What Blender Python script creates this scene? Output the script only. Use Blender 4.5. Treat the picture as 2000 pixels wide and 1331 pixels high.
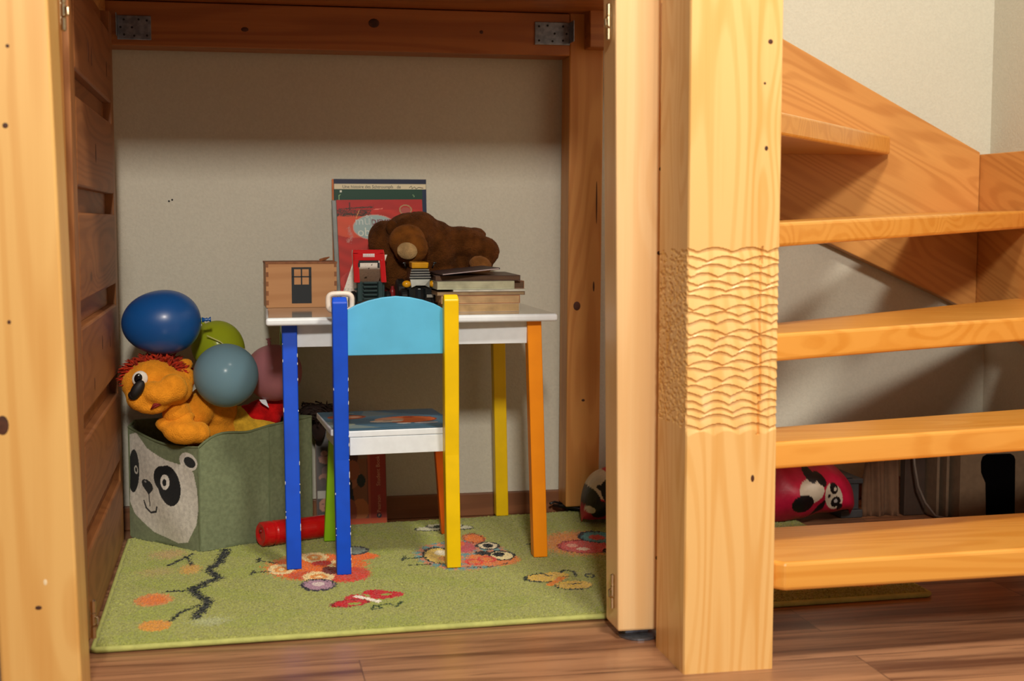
import bpy, math, random
import numpy as np
from mathutils import Vector, Matrix, Euler
random.seed(5); RNG = np.random.default_rng(5)
PI = math.pi
scene = bpy.context.scene
COL = scene.collection
for o in list(bpy.data.objects): bpy.data.objects.remove(o)

# ------------------------------------------------------------------ camera
PSI = math.atan(.2); TH = math.atan(235.5/2700)
fw = Vector((math.sin(PSI)*math.cos(TH), math.cos(PSI)*math.cos(TH), -math.sin(TH)))
rt = Vector((math.cos(PSI), -math.sin(PSI), 0)); up = rt.cross(fw)
cam_d = bpy.data.cameras.new('camera'); cam = bpy.data.objects.new('camera', cam_d); COL.objects.link(cam)
cam.matrix_world = Matrix(((rt.x, up.x, -fw.x, 0), (rt.y, up.y, -fw.y, 0), (rt.z, up.z, -fw.z, .70), (0, 0, 0, 1)))
cam_d.lens = 48.6; cam_d.sensor_width = 36; cam_d.clip_start = .05
cam_d.dof.use_dof = True; cam_d.dof.focus_distance = 2.78; cam_d.dof.aperture_fstop = 4.5
scene.camera = cam
scene.view_settings.view_transform = 'Standard'; scene.view_settings.look = 'None'
scene.view_settings.gamma = 1; scene.view_settings.use_curve_mapping = False
scene.view_settings.exposure = 0.2

# ------------------------------------------------------------------ light
def lin(c):
    if isinstance(c, str): c = [int(c[i:i+2], 16)/255 for i in (0, 2, 4)]
    return tuple((x/12.92 if x <= .04045 else ((x+.055)/1.055)**2.4) for x in c)
world = bpy.data.worlds.new('world'); scene.world = world; world.use_nodes = True
bg = world.node_tree.nodes['Background']; bg.inputs[0].default_value = (1.0, .84, .68, 1); bg.inputs[1].default_value = .12
def area(name, loc, target, sx, sy, power, color):
    l = bpy.data.lights.new(name, 'AREA'); l.shape = 'RECTANGLE'; l.size = sx; l.size_y = sy; l.energy = power; l.color = color
    o = bpy.data.objects.new(name, l); COL.objects.link(o); o.location = loc
    o.rotation_euler = (Vector(target)-Vector(loc)).to_track_quat('-Z', 'Y').to_euler(); return o
area('window_light', (-.10, -1.6, 2.42), (.4, 3.0, .4), .35, .35, 100, (1.0, .895, .775))
area('ceiling_lamp_light', (.75, .95, 2.62), (.5, 2.9, .2), .30, .30, 40, (1.0, .90, .76))
area('hall_window_light', (3.4, -.9, 2.0), (.8, 3.1, .4), .5, .5, 45, (.80, .97, .98))
area('stairwell_light', (1.5, 1.9, 3.2), (1.5, 3.1, .8), .5, .5, 4, (.86, 1.0, .95))

# ------------------------------------------------------------------ helpers
class MB:
    def __init__(s): s.v = []; s.f = []; s.c = {}; s.m = []; s.mi = 0; s.X = None
    def add(s, vs, fs, col=None):
        b = len(s.v)
        if s.X is not None: vs = [tuple(s.X @ Vector(v)) for v in vs]
        s.v += [tuple(v) for v in vs]; s.f += [tuple(i+b for i in f) for f in fs]; s.m += [s.mi]*len(fs)
        if col is not None:
            for i, c in enumerate(col): s.c[b+i] = c
        return s
    def box(s, x0, x1, y0, y1, z0, z1):
        return s.add([(x0,y0,z0),(x1,y0,z0),(x1,y1,z0),(x0,y1,z0),(x0,y0,z1),(x1,y0,z1),(x1,y1,z1),(x0,y1,z1)],
                     [(0,3,2,1),(4,5,6,7),(0,1,5,4),(1,2,6,5),(2,3,7,6),(3,0,4,7)])
    def leg(s, b, t, w, d, w2=None, d2=None):           # a post from bottom centre b to top centre t
        w2 = w2 or w; d2 = d2 or d
        vs = [(b[0]+i*w/2, b[1]+j*d/2, b[2]) for i, j in ((-1,-1),(1,-1),(1,1),(-1,1))]+[(t[0]+i*w2/2, t[1]+j*d2/2, t[2]) for i, j in ((-1,-1),(1,-1),(1,1),(-1,1))]
        return s.add(vs, [(0,3,2,1),(4,5,6,7),(0,1,5,4),(1,2,6,5),(2,3,7,6),(3,0,4,7)])
    def prism(s, pts, d):                                # polygon pts (3d) extruded by vector d
        n = len(pts); d = Vector(d); P = [Vector(p) for p in pts]
        return s.add(P+[p+d for p in P], [tuple(range(n))[::-1], tuple(range(n, 2*n))]+[(i, (i+1) % n, n+(i+1) % n, n+i) for i in range(n)])
    def tube(s, pts, r, n=10, close=False):
        P = [Vector(p) for p in pts]; m = len(P); vs = []; fs = []
        rs = r if hasattr(r, '__len__') else [r]*m; last = Vector((.13, .2, .97))
        for i, p in enumerate(P):
            a = P[(i-1) % m] if (close or i) else p; b = P[(i+1) % m] if (close or i < m-1) else p
            t = (b-a).normalized(); x = t.cross(last)
            if x.length < 1e-4: x = t.orthogonal()
            x.normalize(); y = x.cross(t); last = y
            for k in range(n):
                q = 2*PI*k/n; vs.append(p+(x*math.cos(q)+y*math.sin(q))*rs[i])
        for i in range(m if close else m-1):
            for k in range(n):
                j = (i+1) % m; fs.append((i*n+k, i*n+(k+1) % n, j*n+(k+1) % n, j*n+k))
        if not close: fs += [tuple(range(n))[::-1], tuple((m-1)*n+k for k in range(n))]
        return s.add(vs, fs)
    def lathe(s, prof, n=28, M=None):                    # prof: (radius, height) along local z
        vs = []; fs = []; m = len(prof); M = M or Matrix.Identity(4)
        for r_, h in prof:
            for k in range(n): vs.append(M @ Vector((r_*math.cos(2*PI*k/n), r_*math.sin(2*PI*k/n), h)))
        for i in range(m-1):
            for k in range(n): fs.append((i*n+k, i*n+(k+1) % n, (i+1)*n+(k+1) % n, (i+1)*n+k))
        fs += [tuple(range(n))[::-1], tuple((m-1)*n+k for k in range(n))]
        return s.add(vs, fs)
    def ell(s, c, r, rot=(0,0,0), nu=28, nv=18, f=None):
        R = Euler(rot).to_matrix(); vs = []; fs = []
        for i in range(nv+1):
            th = PI*i/nv
            for k in range(nu):
                p = Vector((math.sin(th)*math.cos(2*PI*k/nu), math.sin(th)*math.sin(2*PI*k/nu), math.cos(th)))
                g = f(p) if f else 1
                vs.append(Vector(c)+R @ Vector((p.x*r[0]*g, p.y*r[1]*g, p.z*r[2]*g)))
        for i in range(nv):
            for k in range(nu): fs.append((i*nu+k, (i+1)*nu+k, (i+1)*nu+(k+1) % nu, i*nu+(k+1) % nu))
        return s.add(vs, fs)
    def grid(s, o, U, V, nu, nv, paint=None, disp=None):  # o + u*U + v*V
        o = Vector(o); U = Vector(U); V = Vector(V); N = U.cross(V).normalized()
        uu, vv = np.meshgrid(np.linspace(0, 1, nu), np.linspace(0, 1, nv)); uu = uu.ravel(); vv = vv.ravel()
        dd = disp(uu, vv) if disp is not None else np.zeros(len(uu))
        P = np.array(o)[None]+uu[:, None]*np.array(U)+vv[:, None]*np.array(V)+dd[:, None]*np.array(N)
        i = np.arange(nu-1); j = np.arange(nv-1); I, J = np.meshgrid(i, j); a = (J*nu+I).ravel()
        fs = np.stack([a, a+1, a+1+nu, a+nu], 1)
        return s.add([tuple(p) for p in P.tolist()], fs.tolist(), paint(uu, vv).tolist() if paint is not None else None)

def build(name, mb, mats, parent=None, bevel=0, smooth=False, seg=2, loc=None, label=None, kind=None):
    V = [Vector(v) for v in mb.v]
    if parent is not None: org = parent_org(parent)
    elif loc is not None: org = Vector(loc)
    else:
        xs = [v.x for v in V]; ys = [v.y for v in V]; zs = [v.z for v in V]
        org = Vector(((min(xs)+max(xs))/2, (min(ys)+max(ys))/2, min(zs)))
    me = bpy.data.meshes.new(name); me.from_pydata([tuple(v-org) for v in V], [], mb.f)
    if not isinstance(mats, (list, tuple)): mats = [mats]
    for m in mats: me.materials.append(m)
    me.polygons.foreach_set('material_index', mb.m)
    if mb.c:
        ca = me.color_attributes.new('Col', 'FLOAT_COLOR', 'POINT')
        a = np.ones((len(V), 4), dtype=np.float32)
        ks = np.array(list(mb.c.keys())); vals = np.array(list(mb.c.values()))
        a[ks, :3] = vals[:, :3]; ca.data.foreach_set('color', a.ravel())
    if smooth: me.polygons.foreach_set('use_smooth', [True]*len(me.polygons))
    me.update()
    o = bpy.data.objects.new(name, me); COL.objects.link(o)
    if parent is not None: o.parent = parent; o['org'] = list(org)
    else: o.location = org; o['org'] = list(org)
    if bevel:
        b = o.modifiers.new('bevel', 'BEVEL'); b.width = bevel; b.segments = seg; b.limit_method = 'ANGLE'; b.angle_limit = .6
    if label: o['label'] = label
    if kind: o['kind'] = kind
    return o
def parent_org(p): return Vector(p['org'])
def thing(name, label, cat, loc, group=None):
    o = bpy.data.objects.new(name, None); o.empty_display_size = .05; COL.objects.link(o); o.location = loc; o['org'] = list(loc)
    return tag(o, label, cat, group)
def tag(o, label, cat, group=None):
    o['label'] = label; o['category'] = cat
    if group: o['group'] = group
    return o
def remesh(o, vox=.004, it=6, noise=0.0, nscale=.01):
    m = o.modifiers.new('remesh', 'REMESH'); m.mode = 'VOXEL'; m.voxel_size = vox; m.use_smooth_shade = True
    if it:
        m = o.modifiers.new('smooth', 'SMOOTH'); m.iterations = it; m.factor = .6
    if noise:
        t = bpy.data.textures.new('fuzz', 'CLOUDS'); t.noise_scale = nscale
        m = o.modifiers.new('fuzz', 'DISPLACE'); m.texture = t; m.strength = noise; m.mid_level = .5
    return o

# ------------------------------------------------------------------ materials
def newmat(name, rough=.5, metal=0, spec=.5):
    m = bpy.data.materials.new(name); m.use_nodes = True; nt = m.node_tree; b = nt.nodes['Principled BSDF']
    b.inputs['Roughness'].default_value = rough; b.inputs['Metallic'].default_value = metal; b.inputs['Specular IOR Level'].default_value = spec
    return m, nt, b
def N(nt, t, **kw):
    n = nt.nodes.new(t)
    for k, v in kw.items():
        if k.startswith('_'): setattr(n, k[1:], v)
        else: n.inputs[k.replace('__', ' ')].default_value = v
    return n
def mixc(nt, fac, a, b, blend='MIX'):
    n = nt.nodes.new('ShaderNodeMix'); n.data_type = 'RGBA'; n.blend_type = blend
    for i, x in ((0, fac), (6, a), (7, b)):
        if isinstance(x, bpy.types.NodeSocket): nt.links.new(x, n.inputs[i])
        else: n.inputs[i].default_value = x if i == 0 else (*lin(x), 1)
    return n.outputs[2]
def math_(nt, op, a, b=0.0, c=None):
    n = nt.nodes.new('ShaderNodeMath'); n.operation = op
    for i, x in enumerate((a, b) if c is None else (a, b, c)):
        if isinstance(x, bpy.types.NodeSocket): nt.links.new(x, n.inputs[i])
        else: n.inputs[i].default_value = x
    return n.outputs[0]
def smooth_(nt, x, lo, hi, a=0.0, b=1.0):
    n = nt.nodes.new('ShaderNodeMapRange'); n.interpolation_type = 'SMOOTHSTEP'
    nt.links.new(x, n.inputs[0])
    for i, v in enumerate((lo, hi, a, b)): n.inputs[i+1].default_value = v
    return n.outputs[0]
def bump(nt, b, h, strength=.2, dist=.001):
    n = N(nt, 'ShaderNodeBump', Strength=strength, Distance=dist); nt.links.new(h, n.inputs['Height']); nt.links.new(n.outputs[0], b.inputs['Normal'])
def flat(name, c, rough=.5, metal=0, spec=.5, var=.06, nscale=60, bmp=0.0, bscale=300, sheen=0, coat=0, bdist=.001):
    m, nt, b = newmat(name, rough, metal, spec); tc = N(nt, 'ShaderNodeTexCoord')
    n = N(nt, 'ShaderNodeTexNoise', Scale=nscale, Detail=4.0); nt.links.new(tc.outputs['Object'], n.inputs['Vector'])
    f = smooth_(nt, n.outputs[0], .3, .7); l = lin(c)
    d = nt.nodes.new('ShaderNodeMix'); d.data_type = 'RGBA'; nt.links.new(f, d.inputs[0])
    d.inputs[6].default_value = (*[x*(1-var*2) for x in l], 1); d.inputs[7].default_value = (*[min(1, x*(1+var)) for x in l], 1)
    nt.links.new(d.outputs[2], b.inputs['Base Color'])
    if bmp:
        n2 = N(nt, 'ShaderNodeTexNoise', Scale=bscale, Detail=3.0); nt.links.new(tc.outputs['Object'], n2.inputs['Vector']); bump(nt, b, n2.outputs[0], bmp, bdist)
    if sheen: b.inputs['Sheen Weight'].default_value = sheen; b.inputs['Sheen Roughness'].default_value = .4; b.inputs['Sheen Tint'].default_value = (*[min(1, x*2+.1) for x in l], 1)
    if coat: b.inputs['Coat Weight'].default_value = coat; b.inputs['Coat Roughness'].default_value = .1
    return m
def painted(name, rough=.5, bmp=0.0, bscale=300, noise=0.0, nscale=200, sheen=0, spec=.5, bdist=.001):
    m, nt, b = newmat(name, rough, 0, spec); tc = N(nt, 'ShaderNodeTexCoord')
    a = N(nt, 'ShaderNodeAttribute', _attribute_name='Col'); c = a.outputs['Color']
    if noise:
        n = N(nt, 'ShaderNodeTexNoise', Scale=nscale, Detail=4.0); nt.links.new(tc.outputs['Object'], n.inputs['Vector'])
        f = smooth_(nt, n.outputs[0], .25, .75, 1-noise, 1+noise*.5)
        v = nt.nodes.new('ShaderNodeVectorMath'); v.operation = 'SCALE'; nt.links.new(c, v.inputs[0]); nt.links.new(f, v.inputs['Scale']); c = v.outputs[0]
    nt.links.new(c, b.inputs['Base Color'])
    if bmp:
        n2 = N(nt, 'ShaderNodeTexNoise', Scale=bscale, Detail=3.0); nt.links.new(tc.outputs['Object'], n2.inputs['Vector']); bump(nt, b, n2.outputs[0], bmp, bdist)
    if sheen: b.inputs['Sheen Weight'].default_value = sheen
    return m
def pine(name, light, dark, axis='Z', rings=9.0, rough=.42, knots=.5, fib=.25, knotc='6b3a14', coat=.0, knot_scale=(5, 5, 2.2), seed=0.0, rot=0.0, wav=.8, con=.42):
    """planed pine: contour rings of a noise stretched along the grain, fine fibres and scattered round knots"""
    m, nt, b = newmat(name, rough); tc = N(nt, 'ShaderNodeTexCoord'); oi = N(nt, 'ShaderNodeObjectInfo')
    off = nt.nodes.new('ShaderNodeVectorMath'); off.operation = 'ADD'
    k = math_(nt, 'MULTIPLY_ADD', oi.outputs['Random'], 9.0, seed)
    mp = N(nt, 'ShaderNodeMapping'); mp.inputs['Rotation'].default_value = (0, rot, 0) if axis == 'X' else (-rot, 0, 0); nt.links.new(tc.outputs['Object'], mp.inputs[0])
    nt.links.new(mp.outputs[0], off.inputs[0]); nt.links.new(k, off.inputs[1])
    def stretch(s, a):
        sc = {'X': (a, s, s), 'Y': (s, a, s), 'Z': (s, s, a)}[axis]
        v = nt.nodes.new('ShaderNodeVectorMath'); v.operation = 'MULTIPLY'; nt.links.new(off.outputs[0], v.inputs[0]); v.inputs[1].default_value = sc; return v.outputs[0]
    kz = {'X': (knot_scale[2], knot_scale[0], knot_scale[1]), 'Y': (knot_scale[0], knot_scale[2], knot_scale[1]), 'Z': knot_scale}[axis]
    kv = nt.nodes.new('ShaderNodeVectorMath'); kv.operation = 'MULTIPLY'; nt.links.new(off.outputs[0], kv.inputs[0]); kv.inputs[1].default_value = kz
    vo = N(nt, 'ShaderNodeTexVoronoi', Scale=1.0); nt.links.new(kv.outputs[0], vo.inputs['Vector'])
    kd = vo.outputs['Distance']
    n1 = N(nt, 'ShaderNodeTexNoise', Scale=1.0, Detail=1.5, Roughness=.4); nt.links.new(stretch(8.0, wav), n1.inputs['Vector'])
    near = smooth_(nt, kd, 0.0, .32, .10, 0.0)
    s = math_(nt, 'ADD', n1.outputs[0], near)
    w = math_(nt, 'SINE', math_(nt, 'MULTIPLY', s, rings*2.7*2*PI))
    w = smooth_(nt, w, -.5, 1.0)
    n2 = N(nt, 'ShaderNodeTexNoise', Scale=1.0, Detail=3.0); nt.links.new(stretch(260.0, 5.0), n2.inputs['Vector'])
    n3 = N(nt, 'ShaderNodeTexNoise', Scale=1.0, Detail=2.0); nt.links.new(stretch(22.0, .5), n3.inputs['Vector'])
    f = math_(nt, 'ADD', math_(nt, 'MULTIPLY', w, con), math_(nt, 'MULTIPLY', math_(nt, 'SUBTRACT', n2.outputs[0], .5), fib*2))
    f = math_(nt, 'ADD', f, math_(nt, 'MULTIPLY', math_(nt, 'SUBTRACT', n3.outputs[0], .45), 1.1))
    n = nt.nodes.new('ShaderNodeClamp'); nt.links.new(f, n.inputs[0])
    c = mixc(nt, n.outputs[0], light, dark)
    if knots:
        kk = smooth_(nt, kd, .030, .055, knots, 0.0); c = mixc(nt, kk, c, knotc)
        kk2 = smooth_(nt, kd, .05, .16, .45*knots, 0.0); c = mixc(nt, kk2, c, dark)
    nt.links.new(c, b.inputs['Base Color'])
    bump(nt, b, n2.outputs[0], .12, .0006)
    if coat: b.inputs['Coat Weight'].default_value = coat; b.inputs['Coat Roughness'].default_value = .2
    return m

PZ = pine('pine_light', 'f2ce98', 'e2b070', 'Z', 5, .4, .8, .15, coat=.15, wav=.35, con=.28)
PZL = pine('pine_golden', 'e0b46c', 'ca9044', 'Z', 5, .4, .9, .12, wav=.35, con=.35)
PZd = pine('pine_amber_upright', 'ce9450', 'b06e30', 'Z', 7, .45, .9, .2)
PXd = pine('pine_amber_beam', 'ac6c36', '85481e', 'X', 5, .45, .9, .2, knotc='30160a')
PXt = pine('pine_tread', 'eaa84c', 'd68a2a', 'X', 6, .3, .9, .12, coat=.35, knotc='5a2c10', knot_scale=(5, 5, 1.6))
PXs = pine('pine_stringer', 'd69a54', 'b87838', 'X', 8, .45, .7, .15, rot=-math.radians(26.8))
PYs = pine('pine_side_stringer', 'd69a54', 'b87838', 'Y', 8, .45, .7, .15, rot=math.radians(20))
PYd = pine('pine_door_board', '9c6438', '774420', 'Y', 7, .55, .6, .25, knotc='2a160a')
PZl = pine('pine_door_stile', 'a06a3a', '7c4822', 'Z', 7, .5, .6, .2)
STEEL = flat('galvanised_steel', '8a94a2', .35, .85, var=.15, nscale=90)
HOLE = flat('screw_hole', '0c0c10', .6)
BRASS = flat('nickel_hinge', 'c8b898', .25, 1.0)
BLACKP = flat('black_plastic', '0d0f12', .35)

# ------------------------------------------------------------------ painting on grids
class Canvas:
    def __init__(s, X, Y, base): s.X = X; s.Y = Y; s.c = np.tile(np.array(lin(base)), (len(X), 1)); 
    def put(s, m, col, mix=1.0):
        m = (m.astype(float)*mix)[:, None]; s.c = s.c*(1-m)+np.array(lin(col))*m
    def el(s, cx, cy, rx, ry, col, rot=0, mix=1.0, ring=None, j=0.0):
        dx = s.X-cx; dy = s.Y-cy; c, n = math.cos(rot), math.sin(rot); a = (dx*c+dy*n)/rx; b = (-dx*n+dy*c)/ry
        d = np.sqrt(a*a+b*b)
        if j: d = d+RNG.normal(0, j, len(d))
        m = (d < 1) if ring is None else ((d < 1) & (d > 1-ring)); s.put(m, col, mix)
    def line(s, pts, w, col, j=0.0, mix=1.0):
        D = np.full(len(s.X), 9.0)
        for (ax, ay), (bx, by) in zip(pts[:-1], pts[1:]):
            L = (bx-ax)**2+(by-ay)**2+1e-12; t = np.clip(((s.X-ax)*(bx-ax)+(s.Y-ay)*(by-ay))/L, 0, 1)
            D = np.minimum(D, np.hypot(s.X-ax-t*(bx-ax), s.Y-ay-t*(by-ay)))
        if j: D = D+RNG.normal(0, j, len(D))
        s.put(D < w/2, col, mix)
    def poly(s, pts, col, mix=1.0):
        ins = np.zeros(len(s.X), bool); n = len(pts)
        for i in range(n):
            (x1, y1), (x2, y2) = pts[i], pts[(i+1) % n]
            if y1 == y2: continue
            c = ((s.Y < y1) != (s.Y < y2)) & (s.X < (x2-x1)*(s.Y-y1)/(y2-y1)+x1); ins ^= c
        s.put(ins, col, mix)
    def rect(s, x0, x1, y0, y1, col, mix=1.0): s.put((s.X > x0) & (s.X < x1) & (s.Y > y0) & (s.Y < y1), col, mix)

def text_part(name, txt, size, M, mat, parent, ext=.0002, align='CENTER', squeeze=1.0):
    cu = bpy.data.curves.new(name, 'FONT'); cu.body = txt; cu.size = size; cu.extrude = ext; cu.align_x = align; cu.align_y = 'CENTER'; cu.resolution_u = 3
    t = bpy.data.objects.new(name, cu); COL.objects.link(t); bpy.context.view_layer.update()
    me = bpy.data.meshes.new_from_object(t.evaluated_get(bpy.context.evaluated_depsgraph_get()))
    bpy.data.objects.remove(t)
    me.transform(Matrix.Translation(-parent_org(parent)) @ M @ Matrix.Diagonal((squeeze, 1, 1, 1)))
    me.materials.clear(); me.materials.append(mat)
    o = bpy.data.objects.new(name, me); COL.objects.link(o); o.parent = parent; o['org'] = list(parent_org(parent)); return o
def frame_m(o, x, y):                                     # matrix with local x, y axes at origin o
    x = Vector(x).normalized(); y = Vector(y).normalized(); z = x.cross(y)
    return Matrix(((x.x, y.x, z.x, o[0]), (x.y, y.y, z.y, o[1]), (x.z, y.z, z.z, o[2]), (0, 0, 0, 1)))

# ================================================================== SETTING
def wallmat(name, c):
    m, nt, b = newmat(name, .9, 0, .2); tc = N(nt, 'ShaderNodeTexCoord')
    n = N(nt, 'ShaderNodeTexNoise', Scale=190.0, Detail=4.0, Roughness=.6); nt.links.new(tc.outputs['Object'], n.inputs['Vector'])
    n2 = N(nt, 'ShaderNodeTexNoise', Scale=3.0, Detail=3.0); nt.links.new(tc.outputs['Object'], n2.inputs['Vector'])
    f = math_(nt, 'ADD', math_(nt, 'MULTIPLY', smooth_(nt, n.outputs[0], .3, .7), .35), math_(nt, 'MULTIPLY', n2.outputs[0], .5))
    l = lin(c); d = nt.nodes.new('ShaderNodeMix'); d.data_type = 'RGBA'; nt.links.new(f, d.inputs[0])
    d.inputs[6].default_value = (*[x*.84 for x in l], 1); d.inputs[7].default_value = (*[x*1.03 for x in l], 1)
    nt.links.new(d.outputs[2], b.inputs['Base Color']); bump(nt, b, n.outputs[0], .55, .0022); return m
WALL = wallmat('plaster', 'd6d5c6')
WX = 1.866; WY = 3.2
build('wall_back', MB().box(-1.6, WX+.1, WY, WY+.1, 0, 2.7), WALL, kind='structure')
build('wall_right', MB().box(WX, WX+.1, -.6, WY, 0, 2.7), WALL, kind='structure')
def floormat():
    m, nt, b = newmat('laminate', .32, 0, .5); tc = N(nt, 'ShaderNodeTexCoord')
    br = N(nt, 'ShaderNodeTexBrick', Scale=1.0); br.offset = .37
    for k, v in (('Brick Width', 1.25), ('Row Height', .135), ('Mortar Size', .0011), ('Bias', 0.0)): br.inputs[k].default_value = v
    br.inputs['Color1'].default_value = (.25, .25, .25, 1); br.inputs['Color2'].default_value = (.85, .85, .85, 1); br.inputs['Mortar'].default_value = (0, 0, 0, 1)
    nt.links.new(tc.outputs['Object'], br.inputs['Vector'])
    mp = N(nt, 'ShaderNodeMapping'); mp.inputs['Scale'].default_value = (1.6, 26, 1); nt.links.new(tc.outputs['Object'], mp.inputs[0])
    ad = nt.nodes.new('ShaderNodeVectorMath'); ad.operation = 'MULTIPLY_ADD'; nt.links.new(br.outputs['Color'], ad.inputs[0]); ad.inputs[1].default_value = (9, 9, 9); nt.links.new(mp.outputs[0], ad.inputs[2])
    n = N(nt, 'ShaderNodeTexNoise', Scale=1.0, Detail=6.0, Roughness=.6, Distortion=.6); nt.links.new(ad.outputs[0], n.inputs['Vector'])
    n2 = N(nt, 'ShaderNodeTexNoise', Scale=5.0, Detail=3.0); nt.links.new(mp.outputs[0], n2.inputs['Vector'])
    f = smooth_(nt, n.outputs[0], .3, .68)
    c = mixc(nt, f, '6c4632', 'b68662'); c = mixc(nt, smooth_(nt, n2.outputs[0], .58, .72, 0, .5), c, '4a2c1e')
    c = mixc(nt, smooth_(nt, br.outputs['Fac'], .4, .6, 0, .6), c, '4a3022')
    nt.links.new(c, b.inputs['Base Color']); bump(nt, b, n.outputs[0], .06, .001); return m
build('floor', MB().box(-1.6, WX+.1, -.6, WY+.1, -.05, 0), floormat(), kind='structure')
BB = pine('baseboard_wood', '8a5a38', '5c3620', 'X', 5, .5, .3, .2)
build('baseboard_back', MB().box(-1.6, WX, WY-.015, WY, 0.0005, .054), BB, kind='structure', bevel=.002)
build('baseboard_right', MB().box(WX-.015, WX, -.6, WY-.016, 0.0005, .054), BB, kind='structure', bevel=.002)
w = MB()
for x, z in ((-.143, .742), (-.136, .745)): w.ell((x, WY-.0005, z), (.0022, .001, .0022), nu=10, nv=6)
tag(build('nail_holes', w, HOLE), 'two tiny dark nail holes in the white plaster of the alcove', 'nail hole')

# ================================================================== TIMBER FRAME
fr = thing('timber_frame', 'amber pine frame of posts and beam around the play alcove', 'wooden frame', (.2, 2.7, 0))
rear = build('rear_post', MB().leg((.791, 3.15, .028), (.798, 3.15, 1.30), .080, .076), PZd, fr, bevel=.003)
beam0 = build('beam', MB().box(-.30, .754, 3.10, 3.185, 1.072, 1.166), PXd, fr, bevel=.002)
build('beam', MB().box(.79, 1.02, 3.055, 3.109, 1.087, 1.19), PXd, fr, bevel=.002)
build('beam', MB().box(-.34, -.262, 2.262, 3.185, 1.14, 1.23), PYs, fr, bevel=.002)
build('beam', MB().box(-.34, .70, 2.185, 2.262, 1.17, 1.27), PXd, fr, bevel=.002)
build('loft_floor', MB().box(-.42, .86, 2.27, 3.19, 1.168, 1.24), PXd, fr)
lp = build('front_post', MB().leg((-.275, 2.035, 0), (-.306, 2.035, 1.5), .108, .11), PZL, fr, bevel=.004, label='pale pine front post at the left edge of the opening')
build('jamb', MB().leg((-.285, 2.176, .01), (-.292, 2.176, 1.16), .07, .168), PZd, fr, bevel=.003)
rp = build('front_post', MB().leg((.655, 2.218, .014), (.639, 2.218, 1.5), .077, .077), PZ, fr, bevel=.004, label='pale pine front post beside the carved newel')
build('rear_post', MB().leg((-.31, 3.14, .02), (-.31, 3.14, 1.138), .07, .07), PZd, fr, bevel=.003)
h = MB().box(.635, .675, 2.2, 2.235, .002, .0145); build('foot', h, STEEL, rp)
h = MB().lathe([(.034, .0), (.034, .003), (.01, .004)], 20, Matrix.Translation((.658, 2.2, .0006))); build('foot_plate', h, STEEL, rp)
h = MB().box(.764, .818, 3.150, 3.182, .0005, .028); build('foot', h, BLACKP, fr, bevel=.004)
def hinge(x, y, z, parent):
    b = MB(); b.lathe([(.0001, -.03), (.0042, -.028), (.0042, -.011), (.0028, -.010), (.0042, -.009), (.0042, .009), (.0028, .010), (.0042, .011), (.0042, .028), (.0001, .031)], 12, Matrix.Translation((x, y, z)))
    b.tube([(x, y, z+.006), (x-.007*sgn(x), y-.004, z+.003), (x-.007*sgn(x), y-.006, z-.006), (x, y-.002, z-.01)], .0022, 8)
    b.box(min(x, x+.004*sgn(x)), max(x, x+.004*sgn(x)), y-.002, y+.012, z-.02, z+.02)
    build('hinge', b, BRASS, parent, smooth=False)
sgn = lambda v: 1 if v > 0 else -1
hinge(.600, 2.2, 1.02, rp); hinge(.612, 2.2, .078, rp); hinge(-.236, 2.105, 1.0, lp); hinge(-.217, 2.105, .105, lp)
def bracket(x0, x1, z0, z1, corner, nm):
    b = MB().box(x0, x1, 3.0965, 3.0995, z0, z1)
    xc = x0 if corner < 0 else x1
    b.box(min(xc, xc-corner*.002), max(xc, xc-corner*.002), 3.055, 3.0995, z0+.004, z1)
    o = build('bracket', b, STEEL, fr, bevel=.0012)
    for i, j in ((.12, .18), (.12, .8), (.5, .16), (.36, .84), (.8, .2), (.8, .82), (.56, .5), (.9, .5)):
        q = MB(); px = xc-corner*(x1-x0)*(1-i); q.lathe([(.0024, 0), (.0024, .0012), (.001, .0016)], 10, Matrix.Translation((px, 3.0966, z0+(z1-z0)*j)) @ Matrix.Rotation(PI/2, 4, 'X'))
        build('screw', q, HOLE, o)
bracket(-.238, -.168, 1.084, 1.135, -1, 0); bracket(.672, .7535, 1.095, 1.146, 1, 0)

# door leaf hinged on the left front post, swung back along the alcove side
dl = thing('cupboard_door', 'open panelled pine door swung back along the left side of the alcove', 'door', (-.262, 2.65, .0))
LX = -.246
build('stile', MB().box(LX-.022, LX, 2.264, 2.325, .012, 1.13), PZl, dl, bevel=.002)
build('stile', MB().box(LX-.022, LX, 3.0, 3.05, .012, 1.13), PZl, dl, bevel=.002)
for k in range(6):
    z0 = .006+k*.187; z1 = z0+.145
    if z1 > 1.13: z1 = 1.128
    b = MB().box(LX-.020, LX+.0005, 2.326, 2.999, z0, z1)
    build('board', b, PYd, dl, bevel=.004)
    if k < 6: build('recessed_strip', MB().box(LX-.0215, LX-.017, 2.326, 2.999, z1+.0004, min(1.13, z0+.1866)), PYd, dl)

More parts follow.
